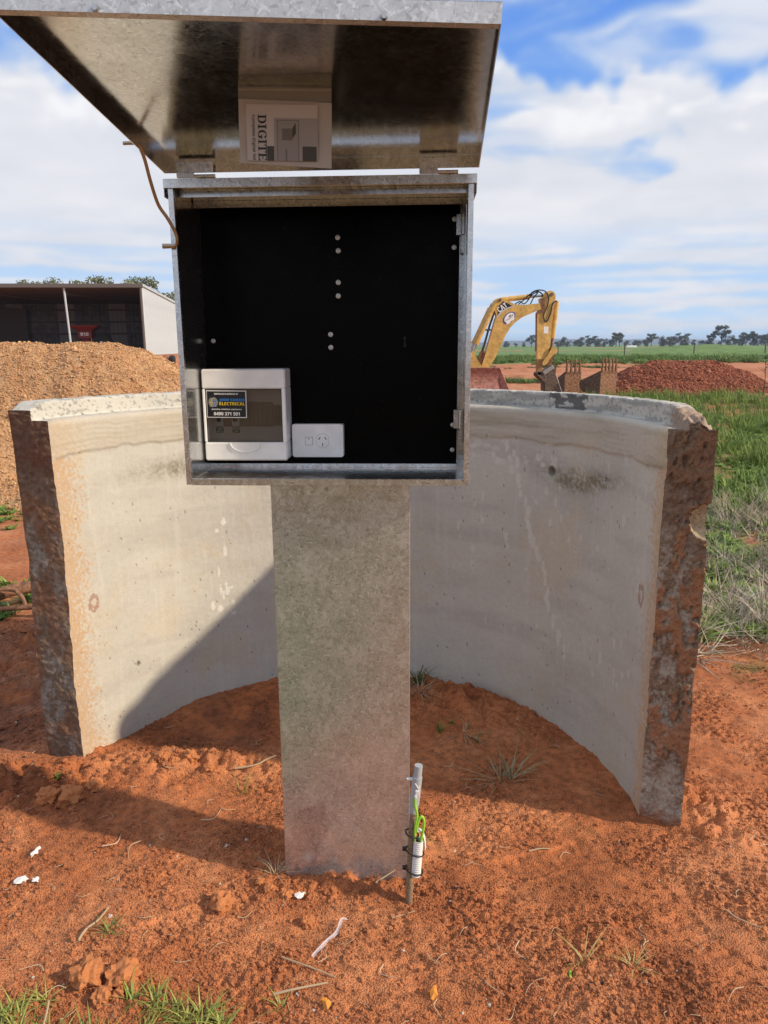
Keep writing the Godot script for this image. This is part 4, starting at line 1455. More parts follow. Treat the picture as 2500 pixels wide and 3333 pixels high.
# ---------------------------------------------------------------- grass
func tuft(sd: int, blades: int, hgt: float, spread: float, width: float, droop: float, tip: Color) -> ArrayMesh:
	var r := RandomNumberGenerator.new()
	r.seed = sd
	var b := MB.new()
	for k in blades:
		var a := r.randf_range(0, TAU)
		var d := Vector3(cos(a), 0, sin(a))
		var side := Vector3(-d.z, 0, d.x)
		var h := hgt * r.randf_range(0.45, 1.0)
		var lean := r.randf_range(0.15, 1.0) * spread
		var dr := droop * r.randf_range(0.3, 1.0)
		var p0 := d * r.randf_range(0.0, 0.25) * spread
		var prev := [p0 - side * width * 0.5, p0 + side * width * 0.5]
		var tone := r.randf_range(0.75, 1.2)
		for s in range(1, 5):
			var f := s / 4.0
			var p := p0 + d * lean * f * f * 1.0 + Vector3.UP * h * (f - dr * f * f * 0.6)
			var w := width * (1.0 - pow(f, 1.6)) * 0.5 + 0.0002
			var tw := side.rotated(Vector3.UP, f * 0.6)
			var cur := [p - tw * w, p + tw * w]
			b.col = Color(tone, tone, tone).lerp(tip * tone, f)
			b.quad(prev[0], prev[1], cur[1], cur[0])
			prev = cur
	return b.mesh(mats["blade"], true)

func strew(called: String, label: String, meshes: Array, count: int, where: Callable, cols: Array, smin: float, smax: float, flat := false) -> void:
	var xf := []
	var cl := []
	for m in meshes:
		xf.append([]); cl.append([])
	var tries := 0
	var got := 0
	while got < count and tries < count * 30:
		tries += 1
		var p: Vector3 = where.call()
		if p.y < -50.0:
			continue
		var k := got % meshes.size()
		var s := rng.randf_range(smin, smax)
		var bs := Basis(Vector3.UP, rng.randf_range(0, TAU))
		if flat:
			bs = Basis(Vector3(rng.randf_range(-1, 1), 0, rng.randf_range(-1, 1)).normalized(), rng.randf_range(0.2, 1.1)) * bs
		xf[k].append(Transform3D(bs.scaled(Vector3(s, s * rng.randf_range(0.75, 1.2), s)), p))
		var c: Color = cols[0].lerp(cols[1], rng.randf())
		cl[k].append(c * rng.randf_range(0.75, 1.2))
		got += 1
	for k in meshes.size():
		var o := scatter(called, meshes[k], xf[k], cl[k])
		tag(o, label if k == 0 else label + [", finer blades", ", taller blades", ", bent blades"][k - 1], "grass")

func make_grass() -> void:
	rng.seed = 9
	var NO := Vector3(0, -99, 0)
	var lush := [tuft(1, 22, 0.26, 0.26, 0.010, 0.7, Color(1.0, 0.97, 0.62)), tuft(2, 26, 0.20, 0.26, 0.009, 0.9, Color(1.0, 0.97, 0.62)), tuft(3, 26, 0.46, 0.34, 0.010, 0.7, Color(1.0, 0.97, 0.62))]
	strew("tall_grass", "lush green grass growing right of the concrete pipe", lush, 4600, func() -> Vector3:
		var D := rng.randf_range(5.2, 18.5)
		var x := rng.randf_range(0.27, 0.68) * D
		var a := n_big.get_noise_2d(x * 0.5, D * 0.35)
		var b := n_mid.get_noise_2d(x * 1.1, D * 0.8)
		var keep := smoothstep(5.2, 6.6, D + 1.2 * b) * (0.08 + 1.0 * smoothstep(-0.15, 0.3, a + 0.6 * b))
		if absf(D - 7.4 + b) < 0.5:
			keep *= 0.15
		if D < 10.0 and D > 8.0:
			keep *= 0.5
		if D > 15.0 and x < 0.36 * D - 1.0:
			keep *= 0.4
		if x < 0.31 * D and D < 12.0:
			keep *= 0.7
		if rng.randf() > keep:
			return NO
		return Vector3(x, ground_h(x, D) - 0.01, -D), [Color(0.11, 0.20, 0.03), Color(0.25, 0.33, 0.075)], 0.3, 0.95)
	var dry := [tuft(4, 20, 0.10, 0.26, 0.005, 1.1, Color(1.0, 0.97, 0.95)), tuft(5, 16, 0.15, 0.24, 0.0045, 1.0, Color(1.0, 0.97, 0.95))]
	strew("dead_grass", "dry grey-brown grass stalks beside the concrete pipe", dry, 760, func() -> Vector3:
		var D := rng.randf_range(2.8, 6.2)
		var x := rng.randf_range(0.40, 0.66) * D
		var b := n_mid.get_noise_2d(x * 2.0 + 3.0, D * 1.2)
		var patch := maxf(bump2(x, D, 2.75, 5.4, 1.4, 0.42), maxf(bump2(x, D, 2.25, 4.0, 0.45, 0.35), 0.65 * bump2(x, D, 1.75, 3.3, 0.45, 0.35)))
		if rng.randf() > patch * 1.2 + 0.4 * b:
			return NO
		return Vector3(x, ground_h(x, D) - 0.005, -D), [Color(0.36, 0.29, 0.21), Color(0.58, 0.50, 0.40)], 0.5, 1.1, true)
	var low := [tuft(6, 16, 0.05, 0.07, 0.010, 0.7, Color(1.0, 0.97, 0.62)), tuft(7, 14, 0.035, 0.06, 0.012, 0.5, Color(1.0, 0.97, 0.62))]
	strew("low_weeds", "low green weeds among the dry grass and soil", low, 6500, func() -> Vector3:
		var D := rng.randf_range(3.0, 13.0)
		var x := rng.randf_range(0.37, 0.66) * D
		if rng.randf() < 0.30:
			x = rng.randf_range(-0.60, -0.45) * D
			D = rng.randf_range(3.3, 6.2)
			if bump2(x, D, -2.0, 3.55, 0.5, 0.25) + bump2(x, D, -3.1, 5.9, 0.6, 0.5) < rng.randf():
				return NO
		elif n_mid.get_noise_2d(x * 1.6, D * 1.6) < rng.randf_range(-0.4, 0.35):
			return NO
		return Vector3(x, ground_h(x, D) - 0.004, -D), [Color(0.12, 0.23, 0.035), Color(0.22, 0.31, 0.06)], 0.6, 2.0)
	var verge := [tuft(8, 30, 0.55, 0.8, 0.05, 0.5, Color(1.0, 0.97, 0.62)), tuft(9, 30, 0.4, 0.7, 0.05, 0.7, Color(1.0, 0.97, 0.62))]
	strew("verge_grass", "rough green grass along the near edge of the paddock", verge, 2600, func() -> Vector3:
		var D := rng.randf_range(47.0, 76.0)
		var x := rng.randf_range(0.02, 0.62) * D
		if rng.randf() > smoothstep(47, 54, D + 4.0 * n_mid.get_noise_2d(x * 0.13, 0.0)) * (0.5 + n_mid.get_noise_2d(x * 0.2, D * 0.3)):
			return NO
		return Vector3(x, 0.02, -D), [Color(0.09, 0.17, 0.03), Color(0.15, 0.23, 0.045)], 0.5, 1.1)
	strew("yard_grass", "thin strips of grass on the far bare yard", verge, 420, func() -> Vector3:
		var D: float = [rng.randf_range(41.0, 44.0), rng.randf_range(25.0, 27.5)][rng.randi() % 2]
		var x := rng.randf_range(0.12, 0.35) * D
		if n_mid.get_noise_2d(x * 0.35, D * 0.2) < 0.05:
			return NO
		return Vector3(x, -0.05, -D), [Color(0.07, 0.13, 0.02), Color(0.13, 0.19, 0.035)], 0.3, 0.6)
	# grass creeping in at the near left corner and on behind the viewer
	var near := [tuft(10, 10, 0.042, 0.05, 0.0036, 0.6, Color(1.0, 0.97, 0.62)), tuft(11, 10, 0.034, 0.055, 0.0034, 0.9, Color(1.0, 0.97, 0.62))]
	strew("short_grass", "short green grass at the near edge of the bare soil", near, 7000, func() -> Vector3:
		var D := 1.225 - 3.6 * pow(rng.randf(), 1.7)
		var x := rng.randf_range(-1.6, -0.30) if rng.randf() < 0.6 else rng.randf_range(-2.2, 1.2)
		var lim := 1.205 + 0.05 * n_mid.get_noise_2d(x * 6.0, 3.0) - 0.16 * smoothstep(-0.36, -0.2, x) + 0.03 * n_fine.get_noise_1d(x * 30.0)
		if absf(x + 0.62) < 0.05:
			lim -= 0.04
		if D > lim or (D > 0.9 and rng.randf() < 0.7) or n_mid.get_noise_2d(x * 5.0, D * 5.0) < rng.randf_range(-0.7, 0.1):
			return NO
		return Vector3(x, ground_h(x, D) - 0.002, -D), [Color(0.17, 0.23, 0.05), Color(0.36, 0.38, 0.11)], 0.6, 1.15)
	# loose straw lying about
	var straws := []
	for k in 3:
		var b := MB.new()
		b.col = Color.WHITE
		var bend := 0.10 + 0.12 * k
		b.tube(smooth_path([Vector3(-0.5, 0, 0), Vector3(-0.15, 0.03, bend), Vector3(0.2, 0.02, bend * 0.4), Vector3(0.5, 0.0, -bend * 0.5)], 3), 0.026, 0.012, 5)
		straws.append(b.mesh(mats["blade"], true))
	var xf := [[], [], []]
	var cl := [[], [], []]
	var i := 0
	while i < 300:
		var D := 1.14 * pow(3.4 / 1.14, rng.randf())
		var x := rng.randf_range(-0.66, 0.66) * D
		if inside_pipe_wall(x, D, 0.02) or in_post(x, D, 0.01):
			continue
		var s := rng.randf_range(0.012, 0.045) * (1.8 if rng.randf() < 0.12 else 1.0)
		var q := Basis(Vector3.UP, rng.randf_range(0, TAU)) * Basis(Vector3.RIGHT, rng.randf_range(-0.2, 0.2)) * Basis(Vector3.BACK, rng.randf_range(-0.15, 0.15))
		xf[i % 3].append(Transform3D(q.scaled(Vector3.ONE * s), Vector3(x, ground_h(x, D) + 0.004, -D)))
		cl[i % 3].append(Color(0.42, 0.27, 0.15).lerp(Color(0.60, 0.46, 0.32), rng.randf()))
		i += 1
	for k in 3:
		tag(scatter("straw_litter", straws[k], xf[k], cl[k]), ["straight bits of straw strewn on the red soil", "bent bits of straw strewn on the red soil", "curled bits of straw strewn on the red soil"][k], "straw")
	# single tufts
	var G := Color(0.13, 0.20, 0.04)
	var Y := Color(0.44, 0.36, 0.16)
	var tufts := [[-0.610, 1.392, tuft(20, 16, 0.045, 0.05, 0.0045, 0.8, Color(1.0, 0.97, 0.62)), Color(0.17, 0.22, 0.05), "small green grass tuft in the open soil left of the post"],
		[0.376, 1.994, tuft(21, 34, 0.11, 0.14, 0.0032, 0.6, Color(1.0, 0.97, 0.95)), Color(0.27, 0.27, 0.15), "grey-green spiky grass tuft on shaded soil inside the pipe"],
		[0.340, 1.975, tuft(22, 40, 0.05, 0.17, 0.0026, 1.1, Color(1.0, 0.97, 0.95)), Color(0.42, 0.34, 0.20), "flattened dry tuft leaning on the spiky tuft inside the pipe"],
		[0.408, 1.297, tuft(23, 12, 0.06, 0.08, 0.0022, 0.7, Color(1.0, 0.97, 0.62)), Y, "thin yellowed tuft in open soil, the taller of two"],
		[0.507, 1.288, tuft(24, 14, 0.035, 0.07, 0.0022, 0.9, Color(1.0, 0.97, 0.62)), Y, "thin yellowed tuft in open soil, the lower of two"],
		[0.123, 2.600, tuft(25, 26, 0.12, 0.12, 0.005, 0.7, Color(1.0, 0.97, 0.62)), Color(0.07, 0.12, 0.025), "dark green tuft against the back of the pipe"],
		[0.130, 2.530, tuft(26, 30, 0.08, 0.14, 0.0035, 1.1, Color(1.0, 0.97, 0.95)), Color(0.40, 0.33, 0.24), "dry straggling tuft before the green one at the pipe's back"],
		[-0.268, 1.565, tuft(27, 22, 0.06, 0.07, 0.0025, 0.9, Color(1.0, 0.97, 0.95)), Color(0.40, 0.30, 0.18), "withered tuft at the left foot of the post"],
		[-0.420, 1.930, tuft(28, 12, 0.07, 0.08, 0.003, 0.8, Color(1.0, 0.97, 0.62)), Color(0.30, 0.29, 0.08), "wispy yellow-green tuft left of the post"],
		[0.179, 2.248, tuft(29, 14, 0.05, 0.045, 0.0035, 0.5, Color(1.0, 0.97, 0.62)), G, "fresh green sprout in shade inside the pipe, nearest its middle"],
		[0.225, 2.30, tuft(30, 12, 0.04, 0.04, 0.0032, 0.5, Color(1.0, 0.97, 0.62)), G, "fresh green sprout inside the pipe, beside the dry stalks"],
		[0.300, 2.20, tuft(31, 10, 0.035, 0.04, 0.0030, 0.5, Color(1.0, 0.97, 0.62)), G, "small green sprout right of the others inside the pipe"],
		[0.260, 2.255, tuft(32, 22, 0.04, 0.16, 0.0030, 1.1, Color(1.0, 0.97, 0.95)), Color(0.42, 0.33, 0.2), "flattened dry stalks among the sprouts inside the pipe"],
		[0.80, 1.235, tuft(33, 12, 0.02, 0.035, 0.003, 0.8, Color(1.0, 0.97, 0.62)), Color(0.24, 0.25, 0.10), "tiny green sprig in the open soil before the pipe's right end"],
		[0.092, 1.690, tuft(34, 12, 0.045, 0.05, 0.0022, 0.9, Color(1.0, 0.97, 0.62)), Color(0.36, 0.33, 0.12), "yellow wisp of grass behind the earth stake"],
		[-0.205, 1.205, tuft(35, 12, 0.04, 0.05, 0.0032, 0.8, Color(1.0, 0.97, 0.62)), Color(0.24, 0.27, 0.07), "small leafy weed near the orange flower petal"],
		[-0.975, 1.98, tuft(36, 10, 0.03, 0.035, 0.009, 0.5, Color(1.0, 0.97, 0.62)), Color(0.10, 0.19, 0.03), "broad-leaved green seedling in the soil before the pipe"]]
	for t in tufts:
		var one := scatter("grass_tuft", t[2], [Transform3D(Basis.IDENTITY, Vector3(t[0], ground_h(t[0], t[1]) - 0.003, -t[1]))], [t[3]])
		one.remove_meta("kind")
		tag(one, t[4], "grass tuft", "single grass tufts")

# ---------------------------------------------------------------- litter
func ragged(sd: int, w: float, h: float) -> MB:
	var r := RandomNumberGenerator.new()
	r.seed = sd
	var b := MB.new()
	var poly := []
	for k in 11:
		var a := TAU * k / 11.0
		var f := r.randf_range(0.55, 1.1)
		poly.append(Vector3(cos(a) * w * f, r.randf_range(0.0, 0.4) * h, sin(a) * h * f))
	var mid := Vector3(0, h * 0.45, 0)
	for k in 11:
		var p: Vector3 = poly[k]
		var q: Vector3 = poly[(k + 1) % 11]
		var e := Vector3(0, 0.0008, 0)
		b.tri(mid + e, q + e, p + e)
		b.tri(mid, p, q)
		b.quad(p, p + e, q + e, q)
	return b

func make_litter() -> void:
	var L := [[-0.880, 1.560, 0.020, 0.013, 0.3, "curled white paper scrap on the soil at the shadow's edge"], [-0.845, 1.556, 0.010, 0.010, 1.2, "small white paper scrap next to the curled one"], [-0.887, 1.650, 0.008, 0.018, -0.4, "narrow white paper scrap behind the curled one"], [-0.203, 1.499, 0.014, 0.011, 0.6, "white paper scrap before the left foot of the post"]]
	for i in L.size():
		var l: Array = L[i]
		var o := obj("paper_scrap", ragged(400 + i, l[2], l[3]), mats["paper"])
		o.transform = Transform3D(Basis(Vector3.UP, l[4]) * Basis(Vector3.RIGHT, 0.25), Vector3(l[0], ground_h(l[0], l[1]) + 0.006, -l[1]))
		tag(o, l[5], "paper scrap", "white paper scraps")
	var ties := [[0.366, 1.668, 0.6, 0.032, "black cable tie offcut lying by a straw on the soil"], [0.169, 1.521, 0.05, 0.030, "black cable tie offcut right of the earth stake"], [0.427, 1.251, 0.12, 0.036, "black cable tie offcut in front of the yellowed tufts"]]
	for t in ties:
		var b := MB.new()
		b.box(Vector3(-t[3] / 2, 0, -0.0016), Vector3(t[3] / 2, 0.0013, 0.0016), 0.0003)
		var o := obj("cable_tie_offcut", b, mats["black_plastic"])
		o.transform = Transform3D(Basis(Vector3.UP, -t[2]), Vector3(t[0], ground_h(t[0], t[1]) + 0.0035, -t[1]))
		tag(o, t[4], "cable tie", "black cable tie offcuts")
	var b2 := MB.new()
	b2.tube([Vector3(0, 0, -0.017), Vector3(0.002, 0.001, 0.0), Vector3(0, 0, 0.017)], 0.0030, 0.0030, 8)
	var w := obj("wire_offcut", b2, mats["green_wire"])
	w.transform = Transform3D(Basis(Vector3.UP, -0.1), Vector3(0.373, ground_h(0.373, 1.278) + 0.004, -1.278))
	tag(w, "short offcut of green wire sheath on the open soil", "wire offcut")
	var pb := MB.new()
	var path := smooth_path([Vector3(-0.035, 0.003, 0.045), Vector3(-0.01, 0.010, 0.015), Vector3(0.012, 0.006, -0.018), Vector3(0.022, 0.014, -0.045), Vector3(0.034, 0.010, -0.052)], 5)
	for k in path.size() - 1:
		var o1 := Vector3(0.004, 0.0015 * sin(k * 1.3), 0.003)
		pb.quad(path[k], path[k + 1], path[k + 1] + o1, path[k] + o1)
		pb.quad(path[k], path[k] - Vector3(0.002, -0.003, 0.0), path[k + 1] - Vector3(0.002, -0.003, 0.0), path[k + 1])
	var filmy := StandardMaterial3D.new()
	filmy.transparency = BaseMaterial3D.TRANSPARENCY_ALPHA
	filmy.albedo_color = Color(0.85, 0.82, 0.85, 0.55)
	filmy.roughness = 0.2
	var pw := obj("plastic_strip", pb, filmy)
	pw.position = Vector3(-0.122, ground_h(-0.122, 1.37) + 0.004, -1.37)
	tag(pw, "twisted strip of clear plastic wrap on the soil before the post", "plastic strip")
	for l in [[-0.119, 1.205, "torn orange petal on the soil near a leafy weed", 501], [0.094, 1.232, "orange petal with a dry stalk on open soil", 502]]:
		var o := obj("flower_petal", ragged(l[3], 0.010, 0.014), mats["leaf_orange"])
		o.transform = Transform3D(Basis(Vector3.RIGHT, 0.5), Vector3(l[0], ground_h(l[0], l[1]) + 0.008, -l[1]))
		tag(o, l[2], "petal", "orange petals")
	var twigs := [[-0.640, 1.41, [Vector3(-0.025, 0.002, 0.045), Vector3(-0.018, 0.008, 0.02), Vector3(0.0, 0.010, -0.005), Vector3(0.006, 0.004, -0.05)], 0.0032, "brown bent twig beside the small green tuft"],
		[-0.395, 2.035, [Vector3(-0.06, 0.004, 0.012), Vector3(0.0, 0.008, 0.0), Vector3(0.03, 0.014, -0.02), Vector3(0.06, 0.022, -0.03)], 0.0034, "pale curled dry leaf stalk left of the post"],
		[-0.170, 1.245, [Vector3(-0.055, 0.002, 0.012), Vector3(-0.01, 0.007, 0.004), Vector3(0.05, 0.003, -0.014)], 0.0032, "pale flat straw stalk near the orange petals"],
		[-0.165, 1.30, [Vector3(-0.055, 0.004, -0.020), Vector3(0.0, 0.006, 0.005), Vector3(0.06, 0.003, 0.030)], 0.0022, "long brown stalk behind the pale flat straw"],
		[0.035, 1.44, [Vector3(-0.022, 0.002, 0.006), Vector3(0.03, 0.006, -0.010)], 0.0018, "short straw on the soil right before the earth stake"],
		[0.0, 1.535, [Vector3(-0.025, 0.008, 0.012), Vector3(0.022, 0.026, -0.008)], 0.0022, "straw leaning on the right foot of the post"],
		[0.388, 1.655, [Vector3(-0.026, 0.002, 0.006), Vector3(0.0, 0.004, 0.0), Vector3(0.03, 0.003, -0.002)], 0.0024, "pale straw beside the cable tie offcut"],
		[-0.655, 1.165, [Vector3(0.0, -0.01, 0.03), Vector3(0.006, 0.012, 0.0), Vector3(0.004, 0.030, -0.028)], 0.0030, "dry broken stalk standing in the grass edge"]]
	for t in twigs:
		var b := MB.new()
		b.tube(smooth_path(t[2], 5), t[3], t[3] * 0.6, 7)
		var o := obj("twig", b, plain("twig", Color(0.42, 0.30, 0.19), 0.85))
		o.position = Vector3(t[0], ground_h(t[0], t[1]), -t[1])
		tag(o, t[4], "twig", "twigs and stalks")

# ---------------------------------------------------------------- things further off
func make_rusty_frame() -> void:
	var y0 := ground_h(-1.8, 3.3)
	var root := thing("rusty_frame", "rusty bent steel frame lying in weeds left of the concrete pipe", "scrap frame", Vector3(-1.8, y0, -3.3))
	var b := MB.new()
	b.tube([Vector3(-0.9, 0.03, 0.12), Vector3(-0.15, 0.05, 0.0), Vector3(0.32, 0.06, -0.06)], 0.013, 0.013, 10)
	obj("bar", b, mats["rust"], root)
	b = MB.new()
	b.tube(smooth_path([Vector3(-0.7, 0.12, -0.05), Vector3(-0.05, 0.13, -0.08), Vector3(0.06, 0.11, -0.07), Vector3(0.10, 0.06, -0.04)], 6), 0.010, 0.010, 10)
	obj("hooped_bar", b, mats["rust"], root)
	b = MB.new()
	b.tube([Vector3(-0.5, -0.01, 0.25), Vector3(-0.02, 0.10, -0.15), Vector3(0.4, 0.14, -0.3)], 0.030, 0.030, 12)
	obj("pipe_leg", b, mats["rust"], root)

func make_axle() -> void:
	var root := thing("roller_stand", "rusty roller axle with two dark wheels on a grey stand behind the gravel", "roller stand", Vector3(-4.68, 0, -16.0))
	var b := MB.new()
	b.tube([Vector3(-0.24, 1.0, 0), Vector3(0.19, 1.0, 0)], 0.052, 0.052, 14)
	obj("axle", b, mats["rust"], root)
	for x in [-0.30, 0.24]:
		b = MB.new()
		b.lathe([Vector2(0, -0.05), Vector2(0.07, -0.05), Vector2(0.085, -0.03), Vector2(0.085, 0.03), Vector2(0.07, 0.05), Vector2(0, 0.05)], 16, Transform3D(Basis(Vector3.BACK, PI / 2), Vector3(x, 1.01, 0)))
		obj("wheel", b, mats["rubber"], root)
		b = MB.new()
		b.box(Vector3(x - 0.03, 0.62, -0.12), Vector3(x + 0.03, 0.96, -0.09), 0.004)
		obj("bracket", b, mats["dark_rust"], root)
	b = MB.new()
	b.box(Vector3(-0.36, 0.56, -0.3), Vector3(0.6, 0.78, 0.1), 0.01)
	obj("beam", b, plain("beam_grey", Color(0.22, 0.25, 0.29), 0.5), root)
	for x in [-0.3, 0.5]:
		b = MB.new()
		b.box(Vector3(x - 0.04, -0.02, -0.14), Vector3(x + 0.04, 0.56, -0.06), 0.004)
		obj("leg", b, mats["dark_rust"], root)

func corrugated(w: float, h: float, pitch: float, depth: float) -> MB:
	# a profiled sheet standing along x from 0 to w
	var b := MB.new()
	var x := 0.0
	var k := 0
	while x < w - 0.001:
		var xs := [x, x + pitch * 0.35, x + pitch * 0.5, x + pitch * 0.85, x + pitch]
		var zs := [0.0, 0.0, depth, depth, 0.0]
		for i in 4:
			b.quad(Vector3(xs[i], 0, zs[i]), Vector3(xs[i + 1], 0, zs[i + 1]), Vector3(xs[i + 1], h, zs[i + 1]), Vector3(xs[i], h, zs[i]))
			b.quad(Vector3(xs[i + 1], 0, zs[i + 1] - 0.004), Vector3(xs[i], 0, zs[i] - 0.004), Vector3(xs[i], h, zs[i] - 0.004), Vector3(xs[i + 1], h, zs[i + 1] - 0.004))
		x += pitch
		k += 1
	return b

func make_shed() -> void:
	var g := ground_h(-14.0, 40.0)
	var root := thing("open_shed", "open-fronted steel machinery shed with pale corrugated end wall", "shed", Vector3(-11.84, g, -38.0), 0.087)
	var top := 4.26 - g
	var W := 21.0
	var L := 9.0
	# end wall of upright sheets; local z runs back (negative)
	for k in 12:
		var sheet := corrugated(0.75, top - 0.13 - 0.0315 * (k + 1), 0.25, 0.05)
		var o := put("wall_sheet", sheet.mesh(mats["cladding"]), root)
		o.transform = Transform3D(Basis(Vector3.UP, PI / 2), Vector3(0.02 + 0.004 * (k % 2), 0.10, -0.75 * k))
	# patches of rust and bare primer on the end sheets
	var r := RandomNumberGenerator.new()
	r.seed = 4
	# back wall sheets
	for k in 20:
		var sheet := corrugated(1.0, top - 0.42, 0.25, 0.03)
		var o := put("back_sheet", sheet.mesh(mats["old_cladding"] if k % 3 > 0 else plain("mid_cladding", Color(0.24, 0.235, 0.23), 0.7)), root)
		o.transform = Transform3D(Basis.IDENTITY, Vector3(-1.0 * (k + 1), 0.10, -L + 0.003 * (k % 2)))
	for y in [0.55, 1.25, 1.95, 2.65]:
		var b := MB.new()
		b.box(Vector3(-W, y, -L + 0.06), Vector3(-0.1, y + 0.09, -L + 0.14), 0.005)
		obj("girt", b, mats["shed_dark"], root)
		b = MB.new()
		b.box(Vector3(-0.14, y, -L + 0.2), Vector3(-0.06, y + 0.09, -0.1), 0.005)
		obj("girt", b, mats["shed_dark"], root)
	var b := MB.new()
	var rt := Transform3D(Basis(Vector3.RIGHT, -0.042), Vector3(0, top, 0))
	b.box(Vector3(-W, -0.05, -L - 0.2), Vector3(0.08, 0.02, 0.1), 0.01, rt)
	var roof := obj("roof", b, mats["shed_dark"], root)
	b = MB.new()
	b.box(Vector3(-W, -0.16, 0.1), Vector3(0.1, 0.03, 0.14), 0.01, rt)
	obj("gutter", b, plain("gutter_grey", Color(0.12, 0.10, 0.09), 0.6), roof)
	b = MB.new()
	b.box(Vector3(0.08, -0.10, -L), Vector3(0.13, 0.03, 0.1), 0.01, rt)
	obj("barge_capping", b, mats["cladding"], roof)
	var posts := [[-3.58, "cladding"], [-7.05, "rust"], [-10.5, "cladding"], [-14.0, "cladding"], [-17.5, "cladding"], [-0.05, "shed_dark"]]
	for p in posts:
		b = MB.new()
		b.tube([Vector3(p[0] - 0.1 if p[0] < -1.0 else p[0], top - 0.08, 0.0), Vector3(p[0], -0.05, 0.0)], 0.055, 0.055, 10)
		obj("post", b, mats[p[1]], root)
		if p[0] < -1.0:
			b = MB.new()
			b.tube([Vector3(p[0], top - 0.45, 0.0), Vector3(p[0] + 2.6, top - 0.6, -L + 0.2)], 0.02, 0.02, 6)
			obj("brace", b, mats["shed_dark"], root)
	b = MB.new()
	b.box(Vector3(-W, 0.08, -L - 0.02), Vector3(-W + 0.05, top - 0.5, 0.0), 0.01)
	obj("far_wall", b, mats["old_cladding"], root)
	b = MB.new()
	b.box(Vector3(-W, 0.08, -L + 0.25), Vector3(-8.7, top - 0.7, -L + 0.30), 0.01)
	obj("dark_partition", b, mats["shed_dark"], root)
	# seeder standing inside
	var s := thing("seed_hopper", "dark red seed hopper with white lettering inside the open shed", "hopper", Vector3(-15.65, g, -40.4), 0.087)
	var hop := MB.new()
	var P := func(hw: float, hd: float, y: float) -> Array: return [Vector3(-hw, y, hd), Vector3(hw, y, hd), Vector3(hw, y, -hd), Vector3(-hw, y, -hd)]
	var rings: Array = [P.call(0.30, 0.3, 1.25 - g + 0.75), P.call(0.34, 0.34, 2.02 - g + 0.1), P.call(0.68, 0.5, 2.33 - g), P.call(0.70, 0.52, 2.40 - g)]
	for i in 3:
		for k in 4:
			hop.quad(rings[i][k], rings[i][(k + 1) % 4], rings[i + 1][(k + 1) % 4], rings[i + 1][k])
	hop.quad(rings[3][0], rings[3][1], rings[3][2], rings[3][3])
	hop.box(Vector3(-0.36, 1.72 - g, -0.3), Vector3(0.36, 2.10 - g, 0.36), 0.02)
	obj("bin", hop, mats["red_paint"], s)
	hop = MB.new()
	hop.box(Vector3(-0.20, 0.2, -0.2), Vector3(0.20, 1.72 - g, 0.2), 0.02)
	hop.box(Vector3(-0.6, 0.15, -0.3), Vector3(1.3, 0.30, 0.3), 0.02)
	obj("stand", hop, mats["red_paint"], s)
	letters("lettering", "R10", 0.17, mats["print_white"], s, Transform3D(Basis.IDENTITY, Vector3(0.0, 1.95 - g, 0.37)), true, false, 0.40, 0.01)
	hop = MB.new()
	hop.box(Vector3(0.30, 0.3, 0.30), Vector3(0.36, 1.72 - g, 0.36), 0.01)
	obj("yellow_strut", hop, mats["yellow_paint"], s)
	var ty := MB.new()
	ty.lathe([Vector2(0.2, -0.16), Vector2(0.50, -0.17), Vector2(0.58, -0.10), Vector2(0.58, 0.10), Vector2(0.50, 0.17), Vector2(0.2, 0.16), Vector2(0.2, -0.16)], 24, Transform3D(Basis(Vector3.RIGHT, PI / 2), Vector3(0.85, 0.60, 0.25)))
	var wh := obj("wheel", ty, mats["rubber"], s)
	ty = MB.new()
	ty.box(Vector3(0.76, 0.66, 0.40), Vector3(0.90, 0.80, 0.42), 0.01)
	obj("hub_plate", ty, mats["print_white"], wh)

# ---------------------------------------------------------------- trees
func leaf_cloud(b: MB, r: RandomNumberGenerator, c: Vector3, e: Vector3, count: int, s: float, c0: Color, c1: Color) -> void:
	for k in count:
		var d := Vector3(r.randfn(), r.randfn(), r.randfn()).normalized() * pow(r.randf(), 0.45)
		var p := c + d * e
		var a := Vector3(r.randfn(), r.randfn(), r.randfn()).normalized() * s * r.randf_range(0.5, 1.2)
		var t := a.cross(Vector3(r.randfn(), r.randfn(), r.randfn())).normalized() * s * r.randf_range(0.25, 0.55)
		b.col = c0.lerp(c1, r.randf())
		b.quad(p - a, p + t, p + a, p - t)

